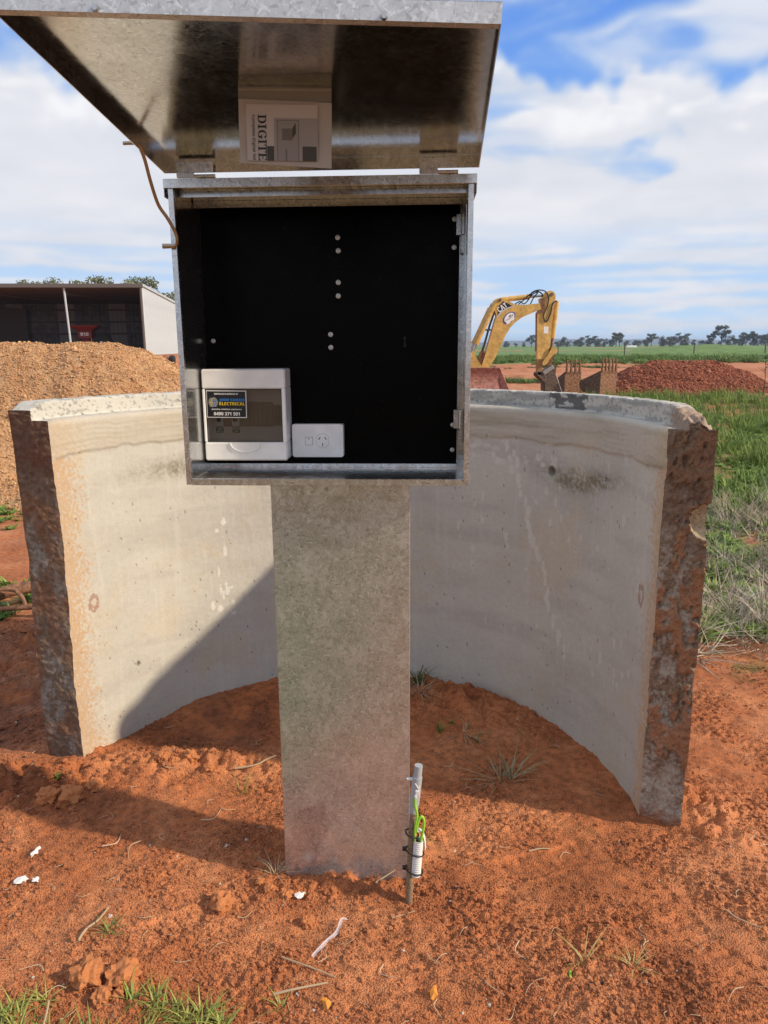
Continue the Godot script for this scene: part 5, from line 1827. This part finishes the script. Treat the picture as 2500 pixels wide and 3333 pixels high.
func tree_meshes(kind: int, sd: int) -> Array:
	var r := RandomNumberGenerator.new()
	r.seed = sd
	var tr := MB.new()
	var cr := MB.new()
	var c0 := Color(0.055, 0.065, 0.042)
	var c1 := Color(0.11, 0.12, 0.08)
	# unit height 1; the crown is made of clumps
	if kind == 1:
		tr.tube([Vector3(0, -0.02, 0), Vector3(0.02, 0.4, 0.01)], 0.03, 0.015, 6)
		for k in 13:
			var a := r.randf_range(0, TAU)
			var q := r.randf_range(0.0, 0.42)
			leaf_cloud(cr, r, Vector3(cos(a) * q, r.randf_range(0.14, 0.84), sin(a) * q), Vector3(0.22, 0.17, 0.22), 90, 0.055, c0, c1)
	else:
		var fork := 0.22 if kind == 0 else 0.32
		tr.tube([Vector3(0, -0.02, 0), Vector3(0.015, fork * 0.5, 0.01), Vector3(0.0, fork, 0.0)], 0.032, 0.022, 7)
		var n := 11 if kind == 0 else 10
		for k in n:
			var a := TAU * k / n + r.randf_range(-0.4, 0.4)
			var out := r.randf_range(0.22, 0.5) if kind == 0 else r.randf_range(0.10, 0.34)
			var hh := r.randf_range(0.42, 0.92)
			var tip := Vector3(cos(a) * out, hh, sin(a) * out)
			tr.tube(smooth_path([Vector3(0, fork, 0), Vector3(tip.x * 0.4, lerpf(fork, hh, 0.55), tip.z * 0.4), tip], 3), 0.016, 0.006, 5)
			leaf_cloud(cr, r, tip, Vector3(0.17, 0.10, 0.17) if kind == 0 else Vector3(0.14, 0.11, 0.14), 90, 0.05, c0, c1)
			leaf_cloud(cr, r, tip * Vector3(0.6, 1, 0.6) + Vector3(0, r.randf_range(-0.1, 0.06), 0), Vector3(0.14, 0.07, 0.14), 50, 0.045, c0, c1)
	return [tr.mesh(mats["bark"]), cr.mesh(mats["leaf"], true)]

func make_trees() -> void:
	var kinds := []
	for k in 7:
		kinds.append(tree_meshes([0, 1, 2, 1, 0, 2, 1][k], 900 + k))
	# x, distance, height, kind
	var far := [[65, 400, 3.6, 1], [77.5, 398, 6.6, 0], [92, 405, 3.4, 3], [94.5, 400, 5.6, 1], [101.5, 396, 4.6, 3], [104.5, 402, 5.4, 6], [108.8, 399, 6.2, 4], [111.5, 395, 4.8, 1], [116.5, 401, 4.5, 6], [120, 398, 5.0, 3], [122.4, 400, 7.4, 2], [125, 403, 7.2, 5], [126, 394, 3.6, 1], [132.4, 400, 2.6, 6], [136.4, 397, 4.2, 3], [139, 400, 5.0, 0], [141.6, 402, 6.8, 2], [146.3, 399, 5.8, 1], [149, 396, 5.3, 6], [152.5, 401, 6.2, 3], [156.3, 398, 7.2, 4], [159.2, 400, 3.0, 1], [161.8, 397, 3.7, 6], [167.5, 400, 3.6, 3], [170.8, 399, 4.6, 1], [173.5, 402, 8.2, 5], [176.8, 398, 10.6, 2], [179.2, 396, 6.0, 6], [183.7, 400, 5.3, 3], [188, 398, 7.4, 4], [191, 401, 6.3, 0], [193.2, 397, 7.9, 5], [195.3, 400, 4.7, 1], [199.7, 399, 6.7, 3], [203, 402, 7.5, 0], [210, 400, 7.0, 2], [222, 398, 6.0, 6]]
	for k in 26:
		far.append([66.0 + 5.6 * k + 2.2 * sin(k * 2.7), 412.0 + 6.0 * sin(k * 1.9), 2.6 + 1.3 * absf(sin(k * 3.3)), [1, 3, 6][k % 3]])
	var said := ["spreading gum tree on the skyline beyond the paddock", "dense round bushy tree on the skyline beyond the paddock", "tall sparse gum tree with high crown on the skyline", "dense low bush on the skyline beyond the paddock", "flat-topped gum tree on the skyline beyond the paddock", "open twiggy gum tree on the skyline beyond the paddock", "lumpy dark bush on the skyline beyond the paddock"]
	var names := ["gum_tree", "round_tree", "gum_tree", "bush", "gum_tree", "gum_tree", "bush"]
	rng.seed = 12
	for t in far:
		var o := thing(names[t[3]], said[t[3]], "tree", Vector3(t[0], -0.1, -t[1]), rng.randf_range(0, TAU), "trees on the skyline")
		var tall: float = t[2] * 1.0
		var s := Basis.from_scale(Vector3(tall * rng.randf_range(0.85, 1.15), tall, tall))
		put("trunk", kinds[t[3]][0], o, Transform3D(s, Vector3.ZERO))
		put("crown", kinds[t[3]][1], o, Transform3D(s, Vector3.ZERO))
	# fresher trees standing behind the shed
	var leafy := StandardMaterial3D.new()
	leafy.vertex_color_use_as_albedo = true
	leafy.roughness = 0.65
	leafy.albedo_color = srgb(Color(1, 1, 1))
	leafy.backlight = Color(0.15, 0.18, 0.06)
	var behind := [[-32.0, 72, 7.7, 5.0, "pale green tree showing over the shed roof, leftmost of its row by the rusty post"], [-27.3, 71, 7.4, 3.2, "small pale green tree tip over the middle of the shed roof"], [-23.2, 70, 7.7, 5.5, "broad pale green tree, tallest of those over the shed roof"], [-18.9, 71, 7.5, 5.0, "pale green tree over the shed roof near its end wall"], [-14.6, 73, 6.6, 5.0, "pale green tree seen past the shed's corrugated end wall"]]
	for i in behind.size():
		var t: Array = behind[i]
		var r := RandomNumberGenerator.new()
		r.seed = 700 + i
		var tr := MB.new()
		var cr := MB.new()
		tr.tube([Vector3(0, -0.2, 0), Vector3(0.1, 2.0, 0.1), Vector3(0, 3.6, 0)], 0.22, 0.14, 8)
		for k in 12:
			var a := TAU * k / 12.0
			var q: float = t[3] * 0.5 * r.randf_range(0.3, 1.0)
			var tip := Vector3(cos(a) * q, t[2] * r.randf_range(0.62, 0.94), sin(a) * q)
			tr.tube([Vector3(0, 3.2, 0), tip * Vector3(0.5, 0.85, 0.5), tip], 0.07, 0.02, 5)
			leaf_cloud(cr, r, tip, Vector3(0.9, 0.55, 0.9), 150, 0.16, Color(0.09, 0.115, 0.045), Color(0.17, 0.19, 0.085))
		var o := thing("leafy_tree", t[4], "tree", Vector3(t[0], -0.1, -t[1]), 0.0, "trees behind the shed")
		obj("trunk", tr, mats["bark"], o)
		put("crown", cr.mesh(leafy, true), o)
	# wire fence posts across the paddock edge
	for k in 7:
		var b := MB.new()
		b.box(Vector3(-0.05, -0.2, -0.05), Vector3(0.05, 1.25 + 0.06 * (k % 3), 0.05), 0.01)
		var o := obj("fence_post", b, mats["shed_dark"])
		o.position = Vector3(11.0 + 6.2 * k, 0.1, -76.0 + 1.2 * k)
		o.rotation.z = 0.03 * (k % 3 - 1)
		tag(o, "thin dark post standing in the green paddock", "fence post", "paddock posts")
	var tb := MB.new()
	tb.box(Vector3(-3.2, -0.2, -1.0), Vector3(3.2, 1.1, 1.0), 0.1)
	tb.box(Vector3(-2.9, 1.1, -0.8), Vector3(2.9, 1.25, 0.8), 0.05)
	var tro := obj("water_trough", tb, mats["print_white"])
	tro.position = Vector3(93.0, 0.2, -285.0)
	tro.scale = Vector3(0.6, 0.5, 0.6)
	tag(tro, "low white trough far out in the green paddock", "trough")
	# bare sapling at the edge of the yard
	var sp := MB.new()
	var sr := RandomNumberGenerator.new()
	sr.seed = 3
	for s in 2:
		var bx := 0.16 * s
		sp.tube([Vector3(bx, -0.05, 0), Vector3(bx + 0.02, 0.4, 0), Vector3(bx - 0.01, 0.8, 0)], 0.010, 0.006, 5)
		for k in 12:
			var hh := sr.randf_range(0.45, 0.85)
			var e := Vector3(sr.randf_range(-0.28, 0.28), sr.randf_range(0.02, 0.16), sr.randf_range(-0.15, 0.15))
			sp.tube([Vector3(bx, hh, 0), Vector3(bx, hh, 0) + e], 0.005, 0.002, 4)
	var so := obj("bare_sapling", sp, mats["bark"])
	so.position = Vector3(9.1, ground_h(9.1, 18.0), -18.0)
	tag(so, "leafless twiggy sapling right of the red gravel pile", "sapling")

# ---------------------------------------------------------------- digger
func digger_bucket(root: Node, w: float, h: float, d: float, teeth: int, mat: Material) -> void:
	# stands on its heel: wear plate upright in front (z = 0), sides run back to the left, tines up
	var b := MB.new()
	var curve := []
	for k in 9:
		var a := PI / 2 * k / 8.0
		curve.append(Vector2(-d * sin(a), h * 0.36 * (1.0 - cos(a))))
	curve.append(Vector2(-d * 1.0, h * 0.55))
	var shell := [Vector2(0.0, h)]
	shell.append_array(curve)
	for k in shell.size() - 1:
		var p: Vector2 = shell[k]
		var q: Vector2 = shell[k + 1]
		b.quad(Vector3(-w / 2, p.y, p.x), Vector3(-w / 2, q.y, q.x), Vector3(w / 2, q.y, q.x), Vector3(w / 2, p.y, p.x))
		b.quad(Vector3(w / 2, p.y, p.x - 0.03), Vector3(w / 2, q.y + 0.03, q.x), Vector3(-w / 2, q.y + 0.03, q.x), Vector3(-w / 2, p.y, p.x - 0.03))
	b.box(Vector3(-w / 2 - 0.012, h * 0.90, -0.02), Vector3(w / 2 + 0.012, h * 0.965, 0.014), 0.004)
	obj("shell", b, mat, root)
	var side := PackedVector2Array()
	for p in shell:
		side.append(p)
	for s in [-1, 1]:
		b = MB.new()
		var t := Transform3D(Basis(Vector3.UP, -PI / 2), Vector3(s * (w / 2 + 0.012 * s * s), 0, 0))
		b.prism(side, -0.012, 0.012, t)
		obj("side_plate", b, mats["dark_rust"], root)
	for k in teeth:
		b = MB.new()
		var x := lerpf(-w / 2 + 0.03, w / 2 - 0.03, k / float(teeth - 1))
		b.box(Vector3(x - 0.030, h * 0.93, -0.025), Vector3(x + 0.030, h + 0.13, 0.025), 0.01)
		b.box(Vector3(x - 0.022, h + 0.13, -0.02), Vector3(x + 0.022, h + 0.20, 0.02), 0.008)
		b.box(Vector3(x - 0.028, h + 0.195, -0.022), Vector3(x + 0.028, h + 0.30, 0.018), 0.012)
		obj("tooth", b, mat, root)

func obj_links(root: Node, poly: PackedVector2Array, m: Material) -> void:
	for z in [0.125, -0.165]:
		var b := MB.new()
		b.prism(poly, z, z + 0.04)
		obj("bucket_link", b, m, root)

func make_excavator() -> void:
	var D := 19.5
	var root := thing("excavator", "yellow tracked excavator with its arm folded down and blade in front", "excavator", Vector3(0, 0, -D))
	var Y: Material = mats["yellow_paint"]
	var V := func(a: Array) -> PackedVector2Array:
		var o := PackedVector2Array()
		for p in a:
			o.append(Vector2(p[0], p[1]))
		return o
	var b := MB.new()
	b.prism(V.call([[2.5, 0.67], [2.62, 1.07], [2.84, 1.9], [2.87, 1.97], [2.77, 2.26], [2.8, 2.35], [2.87, 2.4], [2.96, 2.42], [3.08, 2.37], [3.32, 2.26], [3.52, 2.24], [3.73, 2.26], [3.95, 2.28], [3.98, 2.14], [3.84, 2.08], [3.53, 1.95], [3.36, 1.83], [3.23, 1.7], [3.11, 1.5], [3.0, 1.24], [2.86, 0.94], [2.7, 0.67]]), -0.14, 0.14)
	var boom := obj("boom", b, Y, root)
	# nameplate and round decal on the near side of the boom
	b = MB.new()
	b.prism(V.call([[2.89, 2.00], [2.885, 2.20], [3.03, 2.335], [3.27, 2.215], [3.10, 2.15], [2.97, 2.06]]), 0.1402, 0.144)
	obj("black_plate", b, mats["print_black"], boom)
	b = MB.new()
	b.prism(V.call([[2.86, 1.95], [2.95, 2.07], [3.09, 2.165], [3.30, 2.235], [3.32, 2.215], [3.12, 2.14], [2.98, 2.045], [2.885, 1.93]]), 0.1402, 0.1445)
	obj("white_stripe", b, plain("decal_grey", Color(0.5, 0.5, 0.5), 0.5), boom)
	letters("lettering", "CAT", 0.13, mats["print_white"], boom, Transform3D(Basis(Vector3.BACK, 0.62), Vector3(3.00, 2.185, 0.148)), true, false, 0.26, 0.004)
	b = MB.new()
	var el := PackedVector2Array()
	var el2 := PackedVector2Array()
	for k in 24:
		var a := TAU * k / 24.0
		var p := Vector2(cos(a) * 0.185, sin(a) * 0.115).rotated(0.75)
		el.append(Vector2(3.185, 1.93) + p)
		el2.append(Vector2(3.19, 1.935) + p * 0.80)
	b.prism(el, 0.1402, 0.1440)
	obj("decal_ring", b, mats["print_dark_blue"], boom)
	b = MB.new()
	b.prism(el2, 0.1440, 0.1450)
	b.prism(V.call([[3.10, 1.86], [3.13, 1.77], [3.17, 1.785], [3.20, 1.80], [3.24, 1.85], [3.31, 1.88], [3.32, 1.95], [3.25, 1.99]]), 0.1450, 0.1456)
	obj("decal_field", b, mats["print_white"], boom)
	b = MB.new()
	b.tube([Vector3(3.11, 1.87, 0.146), Vector3(3.18, 1.90, 0.146), Vector3(3.26, 1.97, 0.146), Vector3(3.28, 2.02, 0.146)], 0.008, 0.008, 5)
	b.prism(V.call([[3.19, 1.94], [3.24, 1.98], [3.22, 2.01], [3.17, 1.97]]), 0.1456, 0.1462)
	obj("decal_figure", b, mats["print_grey"], boom)
	for p in [[2.815, 2.275], [2.935, 2.36]]:
		b = MB.new()
		b.tube([Vector3(p[0], p[1], -0.17), Vector3(p[0], p[1], 0.165)], 0.035, 0.035, 12)
		obj("pivot_pin", b, mats["dark_rust"], boom)
	# lift cylinders
	for z in [-0.24, 0.24]:
		b = MB.new()
		b.tube([Vector3(2.36, 1.32, z), Vector3(2.75, 2.17, z)], 0.068, 0.068, 14)
		b.tube([Vector3(2.75, 2.17, z), Vector3(2.815, 2.29, z)], 0.05, 0.05, 10)
		b.tube([Vector3(2.345, 1.29, z), Vector3(2.365, 1.33, z)], 0.078, 0.078, 14)
		var lc := obj("lift_cylinder", b, Y, root)
		b = MB.new()
		b.tube([Vector3(2.22, 1.00, z), Vector3(2.36, 1.32, z)], 0.036, 0.036, 12)
		obj("rod", b, mats["steel"], lc)
	# hydraulic pipes down the back of the boom
	b = MB.new()
	for k in 3:
		var z := -0.05 + 0.05 * k
		b.tube(smooth_path([Vector3(2.80, 2.20, z), Vector3(2.80, 2.0, z), Vector3(2.72, 1.75, z), Vector3(2.60, 1.30, z), Vector3(2.52, 1.05, z)], 4), 0.022, 0.022, 7)
	b.box(Vector3(2.60, 1.62, -0.12), Vector3(2.74, 1.66, 0.12), 0.005)
	obj("steel_pipes", b, plain("pipe_brown", Color(0.07, 0.05, 0.045), 0.5), boom)
	b = MB.new()
	b.prism(V.call([[2.44, 0.66], [2.45, 0.98], [2.50, 1.10], [2.58, 1.12], [2.60, 1.05], [2.54, 0.9], [2.52, 0.66]]), -0.10, 0.10)
	obj("hose_guard", b, mats["rust"], boom)
	# stick
	b = MB.new()
	b.prism(V.call([[4.09, 2.55], [4.2, 2.59], [4.29, 2.56], [4.34, 2.49], [4.34, 2.34], [4.31, 2.14], [4.27, 1.54], [4.25, 1.18], [4.13, 0.90], [3.94, 0.90], [3.93, 1.08], [3.89, 2.04], [3.94, 2.11], [3.97, 2.29], [3.95, 2.39], [4.03, 2.44]]), -0.11, 0.11)
	var stick := obj("stick", b, Y, root)
	b = MB.new()
	b.box(Vector3(3.885, 1.1, 0.02), Vector3(3.905, 2.02, 0.11), 0.004)
	b.prism(V.call([[3.90, 2.05], [3.99, 2.40], [4.06, 2.42], [4.08, 2.2], [4.02, 2.02]]), 0.1102, 0.125)
	obj("worn_edge", b, mats["rust"], stick)
	b = MB.new()
	b.prism(V.call([[3.945, 0.90], [4.09, 0.90], [4.08, 0.54], [4.03, 0.50], [3.96, 0.54]]), -0.10, 0.10)
	obj("stick_end", b, plain("stained_yellow", Color(0.30, 0.17, 0.06), 0.7), stick)
	b = MB.new()
	b.box(Vector3(4.075, 1.54, 0.1102), Vector3(4.195, 1.71, 0.113), 0.001)
	obj("white_label", b, mats["print_white"], stick)
	for p in [[4.235, 2.49, 0.045], [4.31, 1.155, 0.05], [4.005, 0.555, 0.05], [3.955, 2.2, 0.04]]:
		b = MB.new()
		b.tube([Vector3(p[0], p[1], -0.14), Vector3(p[0], p[1], 0.135)], p[2], p[2], 12)
		obj("pivot_pin", b, mats["dark_rust"], stick)
	b = MB.new()
	b.tube([Vector3(2.98, 2.375, 0), Vector3(3.68, 2.445, 0)], 0.062, 0.062, 14)
	b.tube([Vector3(3.655, 2.443, 0), Vector3(3.70, 2.447, 0)], 0.074, 0.074, 14)
	var sc := obj("stick_cylinder", b, Y, root)
	b = MB.new()
	b.tube([Vector3(3.69, 2.446, 0), Vector3(4.235, 2.49, 0)], 0.034, 0.034, 12)
	obj("rod", b, mats["steel"], sc)
	b = MB.new()
	b.tube([Vector3(4.405, 2.26, 0), Vector3(4.33, 1.42, 0)], 0.056, 0.056, 14)
	b.tube([Vector3(4.41, 2.34, 0), Vector3(4.405, 2.24, 0)], 0.045, 0.045, 10)
	var bc := obj("bucket_cylinder", b, Y, root)
	b = MB.new()
	b.tube([Vector3(4.33, 1.42, 0), Vector3(4.31, 1.15, 0)], 0.034, 0.034, 12)
	obj("rod", b, mats["rust"], bc)
	# linkage
	obj_links(root, V.call([[4.30, 1.22], [4.36, 1.20], [4.44, 1.15], [4.44, 1.08], [4.38, 1.05], [4.26, 0.92], [4.18, 0.78], [4.10, 0.74], [4.06, 0.80], [4.10, 0.88], [4.22, 1.04]]), Y)
	b = MB.new()
	b.prism(V.call([[4.33, 1.10], [4.40, 1.06], [4.33, 0.82], [4.24, 0.70], [4.18, 0.74], [4.26, 0.88]]), -0.09, 0.09)
	obj("push_link", b, mats["rust"], root)
	# hoses over the knuckle
	for h in [[[3.67, 2.47], [3.77, 2.56], [3.92, 2.60], [4.08, 2.56], [4.16, 2.42], [4.14, 2.22], [4.05, 1.97], [4.13, 1.83], [4.23, 2.04], [4.27, 2.26], [4.37, 2.34]], [[3.66, 2.40], [3.80, 2.52], [3.96, 2.55], [4.06, 2.42], [4.10, 2.30]], [[3.42, 2.26], [3.55, 2.36], [3.70, 2.50], [3.88, 2.58], [4.02, 2.50]], [[3.50, 2.26], [3.52, 2.14], [3.60, 2.12], [3.70, 2.22], [3.80, 2.42], [3.90, 2.54]], [[3.34, 2.27], [3.46, 2.33], [3.56, 2.27], [3.66, 2.36], [3.74, 2.52]]]:
		b = MB.new()
		var pts := []
		for p in h:
			pts.append(Vector3(p[0], p[1], 0.13 if h.size() > 6 else 0.06))
		b.tube(smooth_path(pts, 5), 0.015, 0.015, 7)
		obj("hose", b, mats["rubber"], root)
	# trenching bucket on its hitch, open side to the right
	b = MB.new()
	var prof: PackedVector2Array = V.call([[4.45, 0.75], [4.43, 0.64], [4.42, 0.52], [4.60, 0.06], [4.56, 0.01], [4.22, 0.02], [4.16, 0.10], [4.15, 0.31], [3.94, 0.51], [3.96, 0.57], [4.13, 0.59], [4.28, 0.72]])
	b.prism(prof, 0.10, 0.135)
	var bk := obj("trench_bucket", b, mats["dark_rust"], root)
	b = MB.new()
	b.prism(prof, -0.335, -0.30)
	obj("side_plate", b, mats["dark_rust"], bk)
	b = MB.new()
	for e in [[4.42, 0.52, 4.60, 0.06], [4.15, 0.31, 4.16, 0.10], [4.16, 0.10, 4.22, 0.02], [4.22, 0.02, 4.58, 0.02], [3.94, 0.51, 4.15, 0.31]]:
		var p := Vector3(e[0], e[1], 0)
		var q := Vector3(e[2], e[3], 0)
		var nn := Vector3(-(q - p).y, (q - p).x, 0).normalized() * 0.018
		if e[0] == 4.42:
			continue
		b.quad(p + nn + Vector3(0, 0, 0.10), p + nn - Vector3(0, 0, 0.30), q + nn - Vector3(0, 0, 0.30), q + nn + Vector3(0, 0, 0.10))
		b.quad(p - nn + Vector3(0, 0, 0.10), q - nn + Vector3(0, 0, 0.10), q - nn - Vector3(0, 0, 0.30), p - nn - Vector3(0, 0, 0.30))
	obj("bucket_skin", b, mats["dark_rust"], bk)
	b = MB.new()
	b.tube([Vector3(4.425, 0.52, 0.125), Vector3(4.605, 0.06, 0.125)], 0.014, 0.014, 6)
	obj("cutting_edge", b, plain("worn_steel", Color(0.36, 0.31, 0.27), 0.5, 0.3), bk)
	b = MB.new()
	b.box(Vector3(4.06, 0.56, -0.16), Vector3(4.36, 0.66, 0.16), 0.01, Transform3D(Basis(Vector3.BACK, 0.6), Vector3(1.1, -2.25, 0)))
	obj("quick_hitch", b, plain("hitch_grey", Color(0.28, 0.27, 0.25), 0.6), bk)
	# dozer blade
	b = MB.new()
	var bp := PackedVector2Array()
	for k in 9:
		var f := k / 8.0
		bp.append(Vector2(0.16 * pow(absf(f - 0.55) * 1.6, 2.0), 0.14 + 0.57 * f))
	for k in range(8, -1, -1):
		bp.append(bp[k] + Vector2(-0.03, 0.0))
	b.prism(bp, 0.0, 2.0, Transform3D(Basis(Vector3.UP, -PI / 2) * Basis.IDENTITY, Vector3(2.86, 0, 0.9)))
	var bl := obj("blade", b, mats["blade_paint"], root)
	b = MB.new()
	b.prism(V.call([[0.02, 0.10], [0.28, 0.16], [0.10, 0.52], [0.0, 0.72], [-0.06, 0.72], [-0.03, 0.4]]), -0.012, 0.012, Transform3D(Basis(Vector3.UP, -0.55), Vector3(2.87, 0.0, 0.88)))
	b.box(Vector3(0.88, 0.70, 0.87), Vector3(2.86, 0.73, 0.95), 0.006)
	obj("end_plate", b, mats["blade_paint"], bl)
	b = MB.new()
	b.tube([Vector3(0.8, 0.42, 0.4), Vector3(2.3, 0.38, 0.86)], 0.07, 0.07, 8)
	b.tube([Vector3(0.8, 0.42, -0.4), Vector3(1.4, 0.38, 0.86)], 0.07, 0.07, 8)
	obj("push_arm", b, Y, bl)
	# house and undercarriage
	b = MB.new()
	b.prism(V.call([[2.10, 0.62], [2.12, 1.0], [2.20, 1.06], [2.30, 1.04], [2.56, 0.66]]), -0.3, 0.3)
	b.prism(V.call([[2.20, 0.95], [2.24, 1.10], [2.32, 1.10], [2.36, 1.02], [2.30, 0.98]]), 0.19, 0.29)
	obj("swing_bracket", b, Y, root)
	b = MB.new()
	b.box(Vector3(-0.4, 0.72, -0.9), Vector3(2.0, 1.45, 0.05), 0.08)
	b.box(Vector3(-0.5, 0.62, -0.9), Vector3(0.3, 1.40, 0.85), 0.12)
	b.box(Vector3(-0.3, 0.60, -0.7), Vector3(2.12, 0.74, 0.8), 0.03)
	obj("house", b, Y, root)
	b = MB.new()
	b.box(Vector3(0.45, 0.75, 0.08), Vector3(1.85, 2.30, 0.88), 0.10)
	var cabin := obj("cab", b, Y, root)
	b = MB.new()
	b.box(Vector3(0.55, 1.35, 0.875), Vector3(1.10, 2.15, 0.885), 0.004)
	b.box(Vector3(1.18, 1.05, 0.875), Vector3(1.75, 2.15, 0.885), 0.004)
	b.box(Vector3(1.845, 1.1, 0.18), Vector3(1.855, 2.15, 0.78), 0.004)
	obj("window", b, mats["cab_glass"], cabin)
	for z in [-0.75, 0.55]:
		b = MB.new()
		var tk := PackedVector2Array()
		for k in 13:
			var a := -PI / 2 + PI * k / 12.0
			tk.append(Vector2(1.75 + 0.28 * cos(a), 0.29 + 0.28 * sin(a)))
		for k in 13:
			var a := PI / 2 + PI * k / 12.0
			tk.append(Vector2(-0.35 + 0.28 * cos(a), 0.29 + 0.28 * sin(a)))
		b.prism(tk, z, z + 0.4)
		for k in 20:
			b.box(Vector3(-0.35 + 0.11 * k, 0.56, z - 0.01), Vector3(-0.29 + 0.11 * k, 0.60, z + 0.41), 0.005)
		obj("track", b, mats["rubber"], root)
	# two spare buckets standing beside it
	var s1 := thing("digger_bucket", "rusty four-toothed digging bucket standing between the excavator arm and a wider bucket", "digger bucket", Vector3(5.08, 0.0, -20.2), 0.35, "spare buckets")
	digger_bucket(s1, 0.46, 0.56, 0.5, 4, mats["rust"])
	var s2 := thing("digger_bucket", "rusty five-toothed digging bucket standing next to the red gravel", "digger bucket", Vector3(5.74, 0.0, -19.2), 0.62, "spare buckets")
	digger_bucket(s2, 0.60, 0.62, 0.66, 5, mats["rust"])

# ---------------------------------------------------------------- scene
func _ready() -> void:
	var cam := Camera3D.new()
	cam.name = "camera"
	add_child(cam)
	cam.position = Vector3(0, 1.26, 0)
	cam.basis = Basis(Vector3.RIGHT, deg_to_rad(-12.6)) * Basis(Vector3.BACK, deg_to_rad(-0.35))
	cam.fov = 69.11
	cam.near = 0.05
	cam.far = 8000.0
	cam.current = true
	var env := Environment.new()
	env.background_mode = Environment.BG_SKY
	var sky := Sky.new()
	var sm := PanoramaSkyMaterial.new()
	sm.panorama = make_sky()
	sky.sky_material = sm
	env.sky = sky
	env.background_energy_multiplier = 1.0
	env.tonemap_mode = Environment.TONE_MAPPER_LINEAR
	env.tonemap_exposure = 1.25
	env.sdfgi_enabled = true
	env.ssao_enabled = true
	env.ssil_enabled = true
	env.fog_enabled = true
	env.fog_density = 0.0003
	env.fog_light_color = Color(0.72, 0.80, 0.92)
	var we := WorldEnvironment.new()
	we.name = "world"
	we.environment = env
	add_child(we)
	var sun := DirectionalLight3D.new()
	sun.name = "sun"
	add_child(sun)
	var el := deg_to_rad(31.0)
	var az := deg_to_rad(17.0)
	var dir := Vector3(-cos(az) * cos(el), -sin(el), -sin(az) * cos(el))
	sun.basis = Basis.looking_at(dir, Vector3.UP)
	sun.light_energy = 1.2
	sun.light_angular_distance = 1.5
	sun.light_color = Color(1.0, 0.93, 0.82)
	sun.shadow_enabled = true
	make_materials()
	make_ground()
	make_pipe()
	make_pile("gravel_pile", "heap of tan-orange gravel behind the left side of the concrete pipe", Vector2(-9.0, 8.5), Vector2(-2.95, 8.3), 1.31, 0.58, -8.0, -0.6, 5.6, 9.6, 0.05, Color(0.56, 0.28, 0.12), Color(0.72, 0.44, 0.23), 75000, 0.0115, 61)
	make_pile("gravel_pile", "low heap of red gravel in the grass right of the buckets", Vector2(7.6, 21.0), Vector2(9.0, 21.0), 0.78, 0.42, 5.2, 11.6, 18.6, 23.4, 0.08, Color(0.30, 0.075, 0.035), Color(0.45, 0.16, 0.08), 15000, 0.034, 62)
	make_shed()
	make_trees()
	make_excavator()
	make_axle()
	make_rusty_frame()
	make_pedestal()
	make_breaker_box()
	make_outlet()
	make_pouch()
	make_stake()
	make_clods()
	make_grass()
	make_litter()
	print("built")
